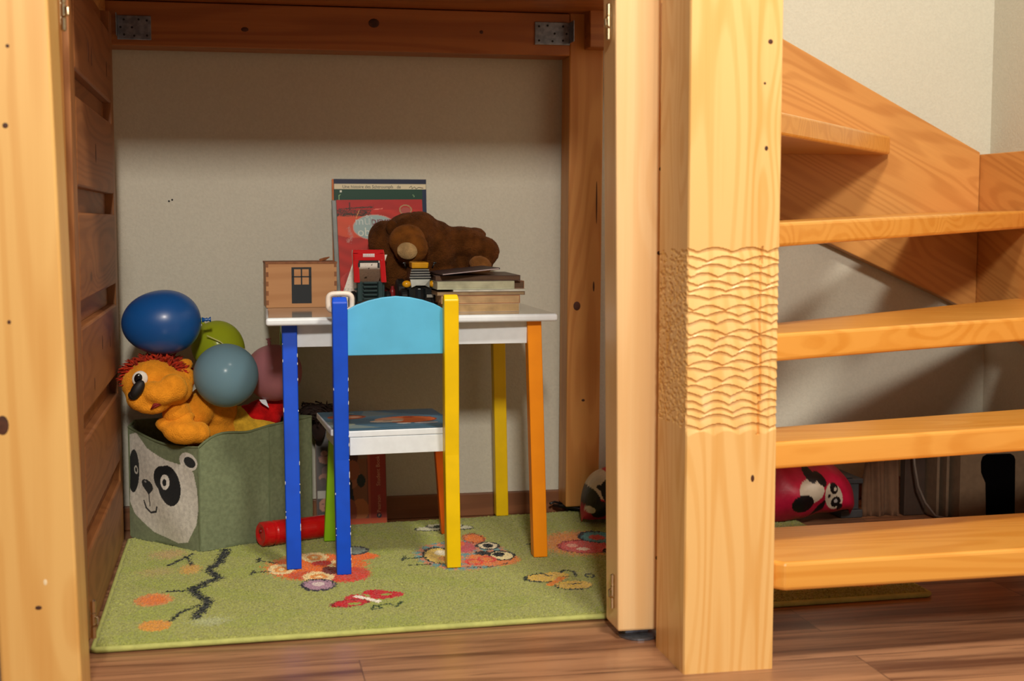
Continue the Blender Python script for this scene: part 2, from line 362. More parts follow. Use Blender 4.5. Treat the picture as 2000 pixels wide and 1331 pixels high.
# ================================================================== STAIRCASE
st = thing('staircase', 'open pine winder staircase with carved newel post beside the alcove', 'staircase', (.742, 2.063, 0))
def newel():
    x0, x1, y0, y1 = .668, .815, 1.990, 2.136
    per = []                                              # (x, y, nx, ny, s, side)
    for i in range(73): per.append((x0+(x1-x0)*i/72, y0, 0, 1, (x1-x0)*i/72, 0))
    for i in range(1, 25): per.append((x1, y0+(y1-y0)*i/24, -1, 0, .147+(y1-y0)*i/24, 1))
    for i in range(1, 5): per.append((x1-(x1-x0)*i/4, y1, 0, -1, 0, 2))
    for i in range(1, 36): per.append((x0, y1-(y1-y0)*i/36, 1, 0, (y1-y0)*i/36, 3))
    zs = [0, .1, .2, .3, .36]+list(np.arange(.368, .664, .0012))+[.67, .75, .9, 1.1, 1.4, 1.7]
    ZT = .658; hrow = .01215; nr = 23; rr = random.Random(3)
    jit = [rr.uniform(-.16, .16) for _ in range(nr+3)]; ph = [rr.uniform(0, 1) for i in range(nr+3)]; ph[0] = .72
    ws = [rr.uniform(.040, .058) for _ in range(nr+3)]
    def edge(i, s): return i+jit[i]+(.60+.5*jit[i])*(1-abs(math.sin(PI*(s/ws[i]+ph[i]))))
    pits = [(rr.uniform(0, .146), rr.uniform(.38, .655), rr.uniform(.003, .006)) for _ in range(620)]
    vs = []
    for z in zs:
        t = (ZT-z)/hrow
        for (x, y, nx, ny, s, side) in per:
            d = 0
            if -.2 < t < nr+.6:
                if side in (0, 1):
                    i0 = -1
                    for i in range(min(nr, int(t)+1), -1, -1):
                        if i < nr+1 and edge(i, s) <= t: i0 = i; break
                    if i0 >= 0 and i0 < nr:
                        fr_ = (t-edge(i0, s))/max(.3, edge(i0+1, s)-edge(i0, s)); d = .0042*max(0, 1-fr_)**1.2
                    if side == 0 and abs(s-.117-.0015*math.sin(z*30)) < .0012: d += .004
                elif side == 3:
                    for (ps, pz, pr_) in pits:
                        q = ((s-ps)/pr_)**2+((z-pz)/(pr_*.7))**2
                        if q < 1: d = max(d, .0024*(1-q))
                    if z > .655 or z < .382: d = 0
            e = .0025                                       # eased corners
            cx = cy = 0
            if x in (x0, x1) and y in (y0, y1): cx = e*(1 if x == x0 else -1)*.5; cy = e*(1 if y == y0 else -1)*.5
            vs.append((x+nx*d+cx-.004*(z/1.3) * 0, y+ny*d+cy, z))
    n = len(per); fs = []
    for a in range(len(zs)-1):
        for k in range(n): fs.append((a*n+k, a*n+(k+1) % n, (a+1)*n+(k+1) % n, (a+1)*n+k))
    fs += [tuple(range(n))[::-1], tuple((len(zs)-1)*n+k for k in range(n))]
    return MB().add(vs, fs)
NEW = pine('pine_newel', 'efc27c', 'db9a40', 'Z', 8, .4, .7, .15, coat=.15)
NP = build('newel_post', newel(), NEW, st, label='thick pine newel with a band of hand-carved scallops')
RX = 1.816
def tread(pts, zt, th=.044, lab=None): return build('tread', MB().prism([(x, y, zt-th) for x, y in pts][::-1], (0, 0, th)) if False else MB().prism([(x, y, zt) for x, y in pts], (0, 0, -th)), PXt, st, bevel=.006, seg=3)
def ex(a, b, X): t = (X-a[0])/(b[0]-a[0]); return (X, a[1]+t*(b[1]-a[1]))
tread([(.832, 1.990), ex((.832, 1.990), (1.246, 2.0), RX), ex((.86, 2.23), (1.395, 2.255), RX), (.817, 2.228), (.817, 2.005)], .168, .046)
a, b = (.817, 2.062), (1.331, 2.146); c, d_ = (.817, 2.205), (1.458, 2.35)
tread([a, ex(a, b, RX), ex(c, d_, RX), c], .345)
a, b = (.817, 2.10), (1.55, 2.42); c, d_ = (.817, 2.25), (1.75, 2.93)
tread([a, ex(a, b, RX), ex(c, d_, RX), c], .515, .046)
q = [(.817, 2.118, .694), (1.30, 2.50, .708), (RX, 2.93, .722), (RX, 3.159, .722), (1.66, 3.159, .718), (.817, 2.26, .694)]
build('tread', MB().prism(q, (0, 0, -.041)), PXt, st, bevel=.006, seg=3)
tread([(.76, 2.137), (.79, 2.20), (1.560, 3.13), (1.558, 3.159), (1.16, 3.159), (.690, 2.137)], .902, .044)
# stringers: boards on the back wall and the right wall
build('stringer', MB().prism([(1.816, 3.16, .867), (1.28, 3.16, 1.138), (.9, 3.16, 1.34), (.9, 3.16, .92), (1.281, 3.16, .706), (1.738, 3.16, .503), (1.816, 3.16, .466)], (0, .038, 0)), PXs, st, bevel=.002)
build('stringer', MB().prism([(RX+.001, 3.198, .862), (RX+.001, 2.966, .862), (RX+.001, 1.7, .44), (RX+.001, 1.7, .02), (RX+.001, 2.6, .23), (RX+.001, 2.95, .405), (RX+.001, 3.198, .462)], (.047, 0, 0)), PYs, st, bevel=.002)

# dark knots and cracks of the timber, set flush in the wood
KN = flat('knot_wood', '4a2410', .6, var=.25); KNL = flat('pale_scar', 'f0dcb4', .7)
def knot(parent, c, rx, rz, ax='y', mat=KN, name='knot'):
    q = MB(); r = (rx, .0006, rz) if ax == 'y' else (.0006, rx, rz); q.ell(c, r, nu=16, nv=8); build(name, q, mat, parent, smooth=True)
KL = [(-.301, .827, .0045, .0045), (-.295, .933, .003, .003), (-.277, .161, .0055, .0035), (-.304, .561, .003, .0035), (-.317, .419, .010, .016)]
KNW = [(.794, .967, .0042, .004), (.79, .808, .003, .004), (.776, .303, .003, .006), (.786, .905, .0022, .0022)]
KR = [(.776, .501, .0085, .0105), (.816, .546, .002, .012), (.822, .74, .0016, .05), (.792, .28, .004, .003)]
KD = [(2.635, .821, .006, .018), (2.545, .994, .003, .02), (2.60, .991, .003, .018), (2.90, 1.0, .004, .016), (2.67, .472, .005, .014), (2.508, .413, .003, .012), (2.83, .46, .004, .012)]
KB = [(.309, 1.133, .012, .010), (.029, 1.112, .008, .005), (.55, 1.12, .004, .004)]
for x, z, a, b in ((.683, .783, .003, .003), (.682, .646, .0042, .004), (.683, .137, .003, .004)): knot(rp, (x, 2.1798, z), a, b)
for x, z, a, b in KL: knot(lp, (x, 1.9803, z), a, b)
knot(lp, (-.267, 1.9803, .197), .003, .005, mat=KNL, name='pale_scar')
for x, z, a, b in KNW: knot(NP, (x, 1.9902, z), a, b)
for x, z, a, b in KR: knot(rear, (x, 3.1118, z), a, b)
for y, z, a, b in KD: knot(dl, (LX+.0007, y, z), a, b, 'x', name='crack')
for x, z, a, b in KB: knot(beam0, (x, 3.0998, z), a, b)

# ================================================================== RUG
RUGX0, RUGX1, RUGY0, RUGY1 = -.236, 1.258, 2.276, 3.06
def rugpaint(u, v):
    X = RUGX0+(RUGX1-RUGX0)*u; Y0 = RUGY0+.045*u; Y = Y0+(RUGY1+.12*u-Y0)*v
    c = Canvas(X, Y, 'a0a65c')
    n = RNG.normal(0, .09, len(X)); c.c = c.c*(1+n[:, None]); J = .07
    lo = np.sin(X*23+2*np.sin(Y*17))*np.sin(Y*19+X*7); c.put(lo > .35, '93a344', .35)
    E = lambda p, col, **k: c.el(*p, col, j=k.pop('j', J), **k)
    c.line([(-.031, 2.90), (-.031, 2.878), (-.042, 2.794), (-.061, 2.74), (-.041, 2.674), (-.089, 2.605), (-.078, 2.557), (-.057, 2.505), (-.078, 2.405)], .019, '1c2420', .0035)
    for l in ([(-.062, 2.618), (-.099, 2.589), (-.133, 2.589)], [(-.075, 2.488), (-.107, 2.443), (-.122, 2.39)], [(-.098, 2.878), (-.122, 2.827), (-.14, 2.789)], [(-.108, 2.858), (-.095, 2.784)]): c.line(l, .007, '1c2420', .002)
    E((-.156, 2.538, .033, .042), 'e07a3a', mix=.9); E((-.156, 2.538, .033, .042), 'c9a060', ring=.3, mix=.5); E((-.144, 2.373, .027, .034), 'e0983c', mix=.85)
    E((-.145, 2.887, .032, .036), 'c49a72', mix=.55, j=.3); E((-.097, 2.752, .02, .036), 'dfa050', mix=.6, j=.2); E((-.163, 2.745, .03, .032), 'c0a070', mix=.4, j=.3); E((-.052, 2.382, .028, .024), 'b6bf98', mix=.6, j=.35)
    # orange owl
    E((.150, 2.725, .098, .105), 'e8722c'); E((.235, 2.79, .045, .028), 'e8722c', rot=.1); E((.20, 2.655, .05, .06), 'cf4a30')
    E((.12, 2.66, .03, .03), 'd0552c')
    for p in ((.079, 2.716, .026, .040), (.149, 2.80, .027, .042), (.148, 2.645, .030, .040), (.195, 2.73, .024, .038)):
        E(p, 'f0d8a0'); E((p[0], p[1], p[2]*.55, p[3]*.55), 'e89a4a'); E((p[0], p[1], p[2]*.25, p[3]*.25), 'f0d8a0')
    E((.175, 2.69, .018, .03), '7a2a20'); E((.213, 2.63, .025, .031), 'd8483c', ring=.35); E((.16, 2.75, .02, .02), 'd03c30')
    E((.144, 2.584, .034, .044), '2a2a34', j=.05); E((.144, 2.586, .028, .034), 'b08ca0'); E((.144, 2.59, .012, .014), 'dccac8')
    E((.235, 2.845, .030, .040), '3a3a40', j=.05); E((.235, 2.845, .024, .030), '8a9a90')
    for l in ([(.02, 2.70), (.055, 2.705)], [(.035, 2.80), (.07, 2.765)], [(.02, 2.685), (.025, 2.715)], [(.035, 2.785), (.04, 2.815)]): c.line(l, .006, '20261c', .0015)
    # red butterfly
    E((.192, 2.447, .037, .024), 'c4202a', rot=.35); E((.205, 2.485, .02, .02), 'c4202a'); E((.262, 2.487, .034, .022), 'c4202a', rot=.3); E((.243, 2.512, .024, .018), 'c4202a'); E((.20, 2.44, .012, .008), '9aa84a'); E((.262, 2.49, .01, .007), '9aa84a')
    E((.192, 2.447, .037, .024), '701018', rot=.35, ring=.12); c.line([(.208, 2.492), (.243, 2.45)], .013, 'f4efe2', .001)
    c.line([(.236, 2.425), (.245, 2.405), (.226, 2.398), (.232, 2.42), (.262, 2.432), (.272, 2.41), (.285, 2.44)], .0045, '2c4420', .001)
    # blue and orange owl
    u_ = c.X; m = np.sin(c.X*260)+np.sin(c.Y*170)+RNG.normal(0, .5, len(u_))
    dd = ((c.X-.449)/.098)**2+((c.Y-.760)*0+(c.Y-2.765))**2/.125**2+RNG.normal(0, .08, len(u_))
    c.put(dd < 1, '5e98a4', .85); c.put((dd < 1) & (m > -.1), 'd9885a', .85)
    E((.502, 2.715, .055, .055), 'e0803a', mix=.9); E((.496, 2.905, .024, .046), 'e0803c'); E((.496, 2.905, .024, .046), '8a3020', ring=.14); E((.462, 2.83, .026, .05), 'c05a60')
    E((.401, 2.765, .035, .072), '1c2224', j=.03); E((.403, 2.763, .031, .064), 'ecd070'); E((.408, 2.79, .014, .022), 'f4ecd0'); E((.408, 2.735, .014, .022), 'e8a85c')
    E((.514, 2.832, .026, .034), '1c2224', j=.03); E((.514, 2.832, .020, .026), 'e8dcb8', j=.03); E((.514, 2.832, .011, .017), '15181a', j=.03)
    E((.527, 2.744, .028, .044), '1c2224', j=.03); E((.527, 2.742, .022, .035), 'f0e2ac', j=.03); E((.522, 2.752, .012, .020), '15181a', j=.03)
    E((.492, 2.77, .016, .018), '262626'); E((.492, 2.718, .019, .026), 'd84a3c', ring=.3); E((.462, 2.70, .019, .028), 'd84a3c', ring=.35); E((.45, 2.86, .02, .02), 'e0703c')
    for l in ([(.325, 2.755), (.37, 2.755)], [(.33, 2.70), (.372, 2.70)], [(.322, 2.74), (.33, 2.77)]): c.line(l, .006, '2a3a24', .0015)
    c.line([(.44, 2.66), (.48, 2.65), (.53, 2.68)], .004, '3a2a20', .001)
    # yellow butterfly
    E((.572, 2.551, .040, .034), '22301c', j=.03); E((.576, 2.553, .034, .028), 'dcbc58'); E((.616, 2.486, .036, .032), '22301c', j=.03); E((.618, 2.49, .034, .029), 'dcbc58'); E((.60, 2.56, .024, .03), 'dcbc58')
    c.line([(.573, 2.50), (.607, 2.545)], .014, 'e08a34', .001); c.line([(.575, 2.59), (.585, 2.56), (.592, 2.565)], .005, '22301c'); c.line([(.61, 2.50), (.634, 2.50)], .005, '22301c')
    c.line([(.615, 2.55), (.636, 2.55), (.64, 2.59), (.622, 2.60), (.614, 2.585)], .006, '1c2c1c', .0015); E((.664, 2.552, .010, .018), '1c2c1c', ring=.45, j=.05)
    # right owl
    E((.712, 2.815, .088, .105), 'd99a50', j=.12); E((.72, 2.83, .06, .08), 'd8743a', mix=.4, j=.3); E((.712, 2.785, .056, .062), '8a2a30', j=.04); E((.712, 2.785, .051, .056), 'd2607a' if False else 'd4605a')
    E((.69, 2.80, .012, .016), 'e8a890'); E((.705, 2.765, .014, .014), 'efd8c0'); E((.762, 2.865, .042, .058), '26303a', j=.03); E((.768, 2.862, .040, .05), '5c9ca0'); E((.76, 2.86, .018, .024), 'cf5a50')
    E((.77, 2.735, .03, .03), '20261c', ring=.2, j=.04)
    c.line([(.60, 2.83), (.62, 2.83), (.61, 2.80)], .006, '22301c', .001)
    # white butterfly behind the chair
    for p in ((.415, 3.015, .034, .022), (.44, 3.04, .03, .02), (.487, 3.012, .028, .022), (.475, 3.035, .02, .018)): E(p, '2c3424', j=.03); E((p[0], p[1]+.004, p[2]*.88, p[3]*.8), 'c9caae')
    E((.44, 3.035, .015, .012), '3a4430')
    E((1.161, 2.412, .055, .045), 'cf9a3c'); E((1.0, 2.75, .09, .10), 'd0883c', mix=.9); E((.98, 2.75, .04, .05), 'c04a3a'); E((.9, 2.5, .05, .04), 'c0503a')
    c.c = np.clip(c.c*(1+RNG.normal(0, .05, len(X)))[:, None], 0, 1)
    return c.c
def rugdisp(u, v):
    d = RNG.normal(0, .0009, len(u))+.0007*np.sin(u*70)*np.sin(v*45)
    edge = np.minimum(np.minimum(u*1.49, (1-u)*1.49), np.minimum(v*.83, (1-v)*.83))
    return d-.006*np.clip(1-edge/.006, 0, 1)
rb = MB(); uu = np.linspace(0, 1, 2)
nu, nv = 640, 360
U, V = np.meshgrid(np.linspace(0, 1, nu), np.linspace(0, 1, nv)); U = U.ravel(); V = V.ravel()
PX = RUGX0+(RUGX1-RUGX0)*U; Y0 = RUGY0+.045*U; PY = Y0+(RUGY1+.12*U-Y0)*V; PZ_ = .0125+rugdisp(U, V)
I, Jj = np.meshgrid(np.arange(nu-1), np.arange(nv-1)); a_ = (Jj*nu+I).ravel()
rb.add(np.stack([PX, PY, PZ_], 1).tolist(), np.stack([a_, a_+1, a_+1+nu, a_+nu], 1).tolist(), rugpaint(U, V).tolist())
rb_m = painted('rug_pile', .95, .7, 700, .35, 330, sheen=.25, spec=.1, bdist=.002)
rug = build('rug', rb, rb_m, loc=(.5, 2.7, 0))
tag(rug, 'green childrens rug woven with owls, butterflies and a black branch', 'rug')
bd = MB(); cs = [(RUGX0, RUGY0), (RUGX1, RUGY0+.045), (RUGX1, RUGY1+.12), (RUGX0, RUGY1)]
bd.tube([(x, y, .0055) for i in range(4) for x, y in [((cs[i][0]*(1-t)+cs[(i+1) % 4][0]*t), (cs[i][1]*(1-t)+cs[(i+1) % 4][1]*t)) for t in (0.004, .25, .5, .75, .996)]], .0052, 8, close=True)
build('bound_edge', bd, flat('rug_binding', 'b9c070', .9, bmp=.5, bscale=400), rug, smooth=True)
bk = MB(); bk.prism([(RUGX0+.004, RUGY0+.004, .001), (RUGX1-.004, RUGY0+.049, .001), (RUGX1-.004, RUGY1+.116, .001), (RUGX0+.004, RUGY1-.004, .001)], (0, 0, .006)); build('backing', bk, flat('rug_back', '6a7038', .95), rug)
RZ = .013

# ================================================================== TABLE
WHITE = flat('white_lacquer', 'e4eef6', .35, var=.02)
BLUE = flat('blue_lacquer', '0050dc', .45, var=.05, nscale=20)
YEL = flat('yellow_lacquer', 'f7d000', .38, var=.03, nscale=20)
ORA = flat('orange_lacquer', 'ff9a0a', .38, var=.03, nscale=20)
GRN = flat('green_lacquer', '8cc818', .4, var=.04, nscale=20)
ORR = flat('deep_orange_lacquer', 'ea6a12', .4, var=.04, nscale=20)
LBL = flat('sky_blue_lacquer', '5cc0ee', .5, var=.04, nscale=14)
CHIP = flat('chipped_paint', 'd8e0e6', .7)
TC = Vector((.348, 2.925, 0)); TR = Matrix.Translation(TC) @ Matrix.Rotation(0, 4, 'Z') @ Matrix.Translation(-TC)
tb = thing('play_table', 'white childrens table with blue, orange and yellow legs', 'table', (.348, 2.925, RZ))
tz = .513
m, nt, b_ = newmat('table_laminate', .09, 0, .55); nt.links.new(mixc(nt, .5, 'a8a8a2', 'b4b2aa'), b_.inputs['Base Color']); LAM = m
t = MB(); t.X = TR; t.prism([(.055, 2.668, tz), (.632, 2.690, tz), (.632, 3.165, tz), (.065, 3.165, tz)], (0, 0, -.015)); build('tabletop', t, WHITE, tb, bevel=.005, seg=3)
t = MB(); t.X = TR; t.prism([(.060, 2.673, tz+.0006), (.627, 2.695, tz+.0006), (.627, 3.160, tz+.0006), (.070, 3.160, tz+.0006)], (0, 0, -.001)); build('top_print', t, LAM, tb, label='glossy grey printed surface')
for (bx, by, tx, ty, m) in ((.104, 2.722, .101, 2.726, BLUE), (.602, 2.724, .589, 2.729, ORA), (.600, 3.128, .590, 3.122, YEL), (.108, 3.128, .11, 3.122, GRN)):
    t = MB()
    tx, ty = (TR @ Vector((tx, ty, 0))).xy if False else (tx, ty)
    t.leg((bx, by, RZ), (tx, ty, tz-.0155), .029, .029, .029, .029)
    o = build('leg', t, m, tb, bevel=.002, label={'blue_lacquer': 'blue leg', 'orange_lacquer': 'orange leg', 'yellow_lacquer': 'yellow leg', 'green_lacquer': 'green leg'}[m.name])
    if m is BLUE:
        rr = random.Random(2)
        for i in range(16):
            z = rr.uniform(.02, .48); f = (z-RZ)/(tz-RZ); x = bx+(tx-bx)*f+rr.choice((-1, 1))*.0141; y = by+(ty-by)*f-.0142; q = MB(); q.ell((x, y, z), (.0008, .0007, rr.uniform(.0008, .005)), nu=8, nv=6); build('paint_chip', q, CHIP, o)
for (x0, x1, y0, y1) in ((.116, .575, 2.722, 2.736), (.124, .576, 3.112, 3.124), (.096, .108, 2.742, 3.108), (.584, .596, 2.744, 3.106)):
    build('apron', MB().box(x0, x1, y0, y1, .452, tz-.0155), WHITE, tb, bevel=.001)

# ================================================================== CHAIR
ch = thing('play_chair', 'small white childrens chair with blue and yellow back posts and sky blue backrest', 'chair', (.31, 2.79, RZ))
for (b0, t0, m, lab) in (((.1975, 2.660, RZ), (.190, 2.600, .556), BLUE, 'blue leg and back post'), ((.4150, 2.672, RZ), (.402, 2.608, .558), YEL, 'yellow leg and back post')):
    t = MB(); mid = tuple(b0[i]+(t0[i]-b0[i])*.42+(0, .014, 0)[i] for i in range(3))
    def sq(c, w, d): return [(c[0]+i*w/2, c[1]+j*d/2, c[2]) for i, j in ((-1,-1),(1,-1),(1,1),(-1,1))]
    vs = sq(b0, .028, .028)+sq(mid, .028, .032)+sq((t0[0], t0[1], t0[2]-.010), .0285, .024)+sq((t0[0], t0[1]+.004, t0[2]), .026, .013)
    fs = [(0,3,2,1), (12,13,14,15)]+[(a+k, a+(k+1) % 4, a+4+(k+1) % 4, a+4+k) for a in (0, 4, 8) for k in range(4)]
    t.add(vs, fs); o = build('leg', t, m, ch, bevel=.002, label=lab)
    if m is BLUE:
        rr = random.Random(8)
        for i in range(20):
            z = rr.uniform(.02, .40); 
            if z < mid[2]: f = (z-RZ)/(mid[2]-RZ); c = [b0[k]+(mid[k]-b0[k])*f for k in range(3)]; hd = .014+.002*f
            else: f = (z-mid[2])/(t0[2]-mid[2]); c = [mid[k]+(t0[k]-mid[k])*f for k in range(3)]; hd = .016-.004*f
            s_ = 1 if rr.random() < .75 else -1
            q = MB(); q.ell((c[0]+s_*.0137, c[1]-hd+.0006, z), (.0009, .0008, rr.uniform(.0008, .005)), nu=8, nv=6); build('paint_chip', q, CHIP, o)
for (b0, t0, m, lab) in (((.190, 2.948, RZ), (.204, 2.925, .279), GRN, 'green front leg'), ((.447, 2.965, RZ), (.424, 2.942, .279), ORR, 'orange front leg')):
    build('leg', MB().leg(b0, t0, .027, .024, .026, .026), m, ch, bevel=.002, label=lab)
# backrest: arched board between the posts
P = [(.206, .443), (.390, .443), (.390, .531), (.372, .5405), (.350, .548), (.325, .5535), (.298, .556), (.271, .5535), (.246, .548), (.224, .5405), (.206, .531)]
def yb(z, x): return 2.6105+(.556-z)*.10+(x-.2)*.04
t = MB(); n = len(P); t.add([(x, yb(z, x), z) for x, z in P]+[(x, yb(z, x)+.010, z) for x, z in P], [tuple(range(n)), tuple(range(n, 2*n))[::-1]]+[(i, n+i, n+(i+1) % n, (i+1) % n) for i in range(n)])
build('backrest', t, LBL, ch, bevel=.0015, label='sky blue arched backrest')
# seat: white board with a printed top
CR = Matrix.Translation((.31, 2.66, 0)) @ Matrix.Rotation(math.radians(4), 4, 'Z')
t = MB(); t.X = CR; t.prism([(-.106, .006, .280), (.100, .006, .280), (.100, .03, .280), (.124, .035, .280), (.124, .282, .280), (-.127, .282, .280), (-.131, .035, .280), (-.106, .03, .280)], (0, 0, .0125))
build('seat', t, WHITE, ch, bevel=.002)
def seatp(u, v):
    c = Canvas(u, v, '4f7d9c'); c.poly([(0, 0), (.38, 0), (0, .42)], '93a8a8', .8); c.poly([(.45, 1), (1, .5), (1, 1)], '2f6288', .8); c.poly([(.4, 1), (.65, .72), (.3, .6)], '8297a0', .7)
    c.el(.66, .40, .25, .19, 'a03c20'); c.el(.66, .40, .235, .17, 'e8703a'); c.el(.52, .42, .12, .11, 'e8a888'); c.el(.48, .33, .14, .06, 'ecd8c4'); c.el(.70, .52, .05, .03, 'a83018'); c.el(.86, .50, .03, .02, 'b84820'); c.line([(.46, .35), (.52, .36)], .02, '3a2a28'); c.el(.60, .19, .06, .03, 'e8e0dc'); c.el(.78, .18, .10, .04, 'c8c0c8')
    c.el(.20, .65, .16, .13, 'a85038'); c.el(.22, .65, .11, .09, 'd07a58'); c.el(.26, .64, .05, .03, 'e8c8b8'); c.el(.12, .22, .09, .06, 'b0c4b8'); c.el(.25, .87, .05, .02, 'a0b0b0')
    return c.c
t = MB(); t.X = CR; t.grid((-.126, .036, .2932), (.249, 0, 0), (0, .243, 0), 110, 100, seatp); t.grid((-.098, .008, .2932), (.194, 0, 0), (0, .026, 0), 3, 3, lambda u, v: Canvas(u, v, '4f7d9c').c)
build('seat_print', t, painted('seat_print', .25), ch, label='blue print with orange owls')
t = MB(); t.X = CR; t.box(-.098, .094, .006, .018, .245, .2795); build('apron', t, WHITE, ch, bevel=.001)
t = MB(); t.X = CR; t.box(-.093, .099, .265, .275, .245, .2795); build('apron', t, WHITE, ch, bevel=.001)
for s in (-1, 1):
    t = MB(); t.X = CR; t.box(s*.108-.005, s*.108+.005, .022, .235, .245, .2795); build('apron', t, WHITE, ch, bevel=.001)

# ================================================================== PLUSH and BALLOONS
def plush(name, c, parent=None, els=(), vox=.004, it=5, noise=.002, ns=.006, label=None, sheen=.5, mat=None):
    b = MB()
    for e in els: b.ell(*e)
    mt = mat or flat(name+'_plush', c, .95, var=.16, nscale=45, bmp=.9, bscale=420, sheen=sheen, spec=.1, bdist=.003)
    return remesh(build(name, b, mt, parent, label=label, smooth=True), vox, it, noise, ns)
LION = flat('lion_plush', 'f09a28', .95, var=.07, nscale=60, bmp=.8, bscale=380, sheen=.4, spec=.1, bdist=.003)
# fabric basket
bs = thing('toy_basket', 'green fabric toy basket with a panda face on its side', 'basket', (-.03, 3.03, RZ))
PA = [(-.081, 2.894), (.064, 2.972), (.158, 3.052), (.082, 3.100), (-.02, 3.172), (-.222, 3.105), (-.232, 3.062)]
TOPZ = [.232, .262, .268, .268, .262, .262, .255]
def basket_wall(p0, p1, z0, z1, inset, nu, nv, paint=None, sag=None, bul=.004):
    vs = []; fs = []
    L = math.hypot(p1[0]-p0[0], p1[1]-p0[1]); nx, ny = (p1[1]-p0[1])/L, -(p1[0]-p0[0])/L
    for j in range(nv+1):
        v = j/nv
        for i in range(nu+1):
            u = i/nu; top = z0*(1-u)+z1*u+(sag(u) if sag else 0); z = RZ+(top-RZ)*v
            bulge = bul*math.sin(PI*u)*math.sin(PI*min(1, v*1.05))+.0015*math.sin(9*u+6*v)
            vs.append((p0[0]*(1-u)+p1[0]*u+nx*(bulge-inset), p0[1]*(1-u)+p1[1]*u+ny*(bulge-inset), z))
    for j in range(nv):
        for i in range(nu): a = j*(nu+1)+i; fs.append((a, a+1, a+nu+2, a+nu+1))
    col = None
    if paint: uu, vv = np.meshgrid(np.linspace(0, 1, nu+1), np.linspace(0, 1, nv+1)); col = paint(uu.ravel(), vv.ravel()).tolist()
    return vs, fs, col
GF = '7c8868'
def panda(u, v):                                           # u from far-left to near corner, v up
    c = Canvas(u, v, GF)
    c.el(.86, .86, .13, .085, 'e4e2da', rot=-.25); c.el(.88, .855, .085, .05, '14161a', rot=-.25)
    pts = []
    for (x, y) in ((.0, .93), (.12, .99), (.28, .90), (.55, .845), (.80, .82), (.93, .76), (.97, .60), (.98, .42), (.95, .25), (.84, .07), (.70, .04), (.35, .10), (.08, .23), (0, .33)): pts.append((x, y))
    c.poly(pts, 'dcdad0')
    st_ = np.sin(u*90+v*14)+RNG.normal(0, .6, len(u)); c.put((st_ > 1.1) & (np.abs(c.c[:, 0]-lin('dcdad0')[0]) < .01), 'c4c2ba', .6)
    c.el(.60, .60, .15, .20, '101216', rot=.35); c.el(.51, .66, .12, .12, '101216'); c.el(.55, .63, .06, .075, 'e2e0d8'); c.el(.545, .625, .028, .035, '101216')
    c.el(.065, .62, .085, .20, '101216', rot=-.1); c.el(.10, .64, .03, .04, 'dcdad0', ring=.4)
    c.poly([(.20, .575), (.36, .575), (.38, .53), (.30, .455), (.20, .52)], '101216'); c.el(.28, .55, .09, .045, '101216'); c.el(.25, .57, .02, .008, 'a0a0a0')
    c.line([(.30, .46), (.31, .35)], .014, '101216'); c.line([(.22, .38), (.25, .32), (.32, .285), (.40, .31), (.42, .36)], .020, '101216')
    return c.c
gp = lambda u, v: Canvas(u, v, GF).c
out = MB(); n = len(PA)
for i in range(n):
    p0, p1 = PA[i], PA[(i+1) % n]; z0, z1 = TOPZ[i], TOPZ[(i+1) % n]
    if i == 5: continue
for i in range(n):
    j = (i+1) % n
    if i == n-1:
        for ins in (0, .004): out.add(*basket_wall(PA[i], PA[j], TOPZ[i], TOPZ[j], ins, 150, 170, panda if ins == 0 else gp, lambda u: -.014*math.sin(PI*u), .006))
    elif i == 0:
        for ins in (0, .004): out.add(*basket_wall(PA[i], PA[j], TOPZ[i], TOPZ[j], ins, 20, 14, gp, lambda u: .022*math.sin(PI*min(1, u*1.4))*(1-u), .004))
    else:
        for ins in (0, .004): out.add(*basket_wall(PA[i], PA[j], TOPZ[i], TOPZ[j], ins, 14, 12, gp, None, .002))
FELT = painted('basket_fabric', .9, .5, 500, .18, 130, sheen=.2, spec=.15)
build('body', out, FELT, bs, smooth=True)
hem = MB(); pts = []
for i in range(n):
    j = (i+1) % n
    for k in range(12):
        u = k/12; z = TOPZ[i]*(1-u)+TOPZ[j]*u
        if i == n-1: z += -.014*math.sin(PI*u)
        if i == 0: z += .022*math.sin(PI*min(1, u*1.4))*(1-u)
        pts.append((PA[i][0]*(1-u)+PA[j][0]*u, PA[i][1]*(1-u)+PA[j][1]*u, z))
hem.tube(pts, .0026, 8, close=True)
for i in (0, 1, 2, n-1): hem.tube([(PA[i][0], PA[i][1], RZ+.003), (PA[i][0], PA[i][1], TOPZ[i])], .0018, 6)
hem.prism([(x, y, RZ+.001) for x, y in PA], (0, 0, .004))
build('hem', hem, flat('basket_hem', '6c7858', .9, bmp=.4), bs, smooth=False)

# lion
li = thing('plush_lion', 'orange plush lion with red mane slumped over the left rim of the basket', 'plush toy', (-.12, 2.97, .24))
plush('body', 0, li, [((-.055, 3.02, .295), (.055, .05, .055)), ((-.06, 3.03, .245), (.06, .055, .05)), ((-.085, 2.97, .295), (.035, .035, .045), (0, .5, 0)), ((-.125, 2.935, .300), (.03, .03, .03))], mat=LION)
plush('head', 0, li, [((-.172, 2.94, .362), (.058, .05, .052)), ((-.128, 2.925, .353), (.038, .038, .036)), ((-.196, 2.925, .335), (.030, .034, .028)), ((-.165, 2.905, .332), (.034, .034, .027)), ((-.205, 2.935, .362), (.030, .03, .034)), ((-.105, 2.935, .372), (.020, .02, .024))], mat=LION)
plush('muzzle', 0, li, [((-.160, 2.884, .348), (.036, .028, .024), (0, .35, 0)), ((-.196, 2.890, .334), (.024, .022, .022), (0, .5, 0)), ((-.128, 2.890, .358), (.028, .024, .030), (0, -.5, 0)), ((-.176, 2.892, .320), (.032, .022, .016), (0, .1, 0))], mat=LION)
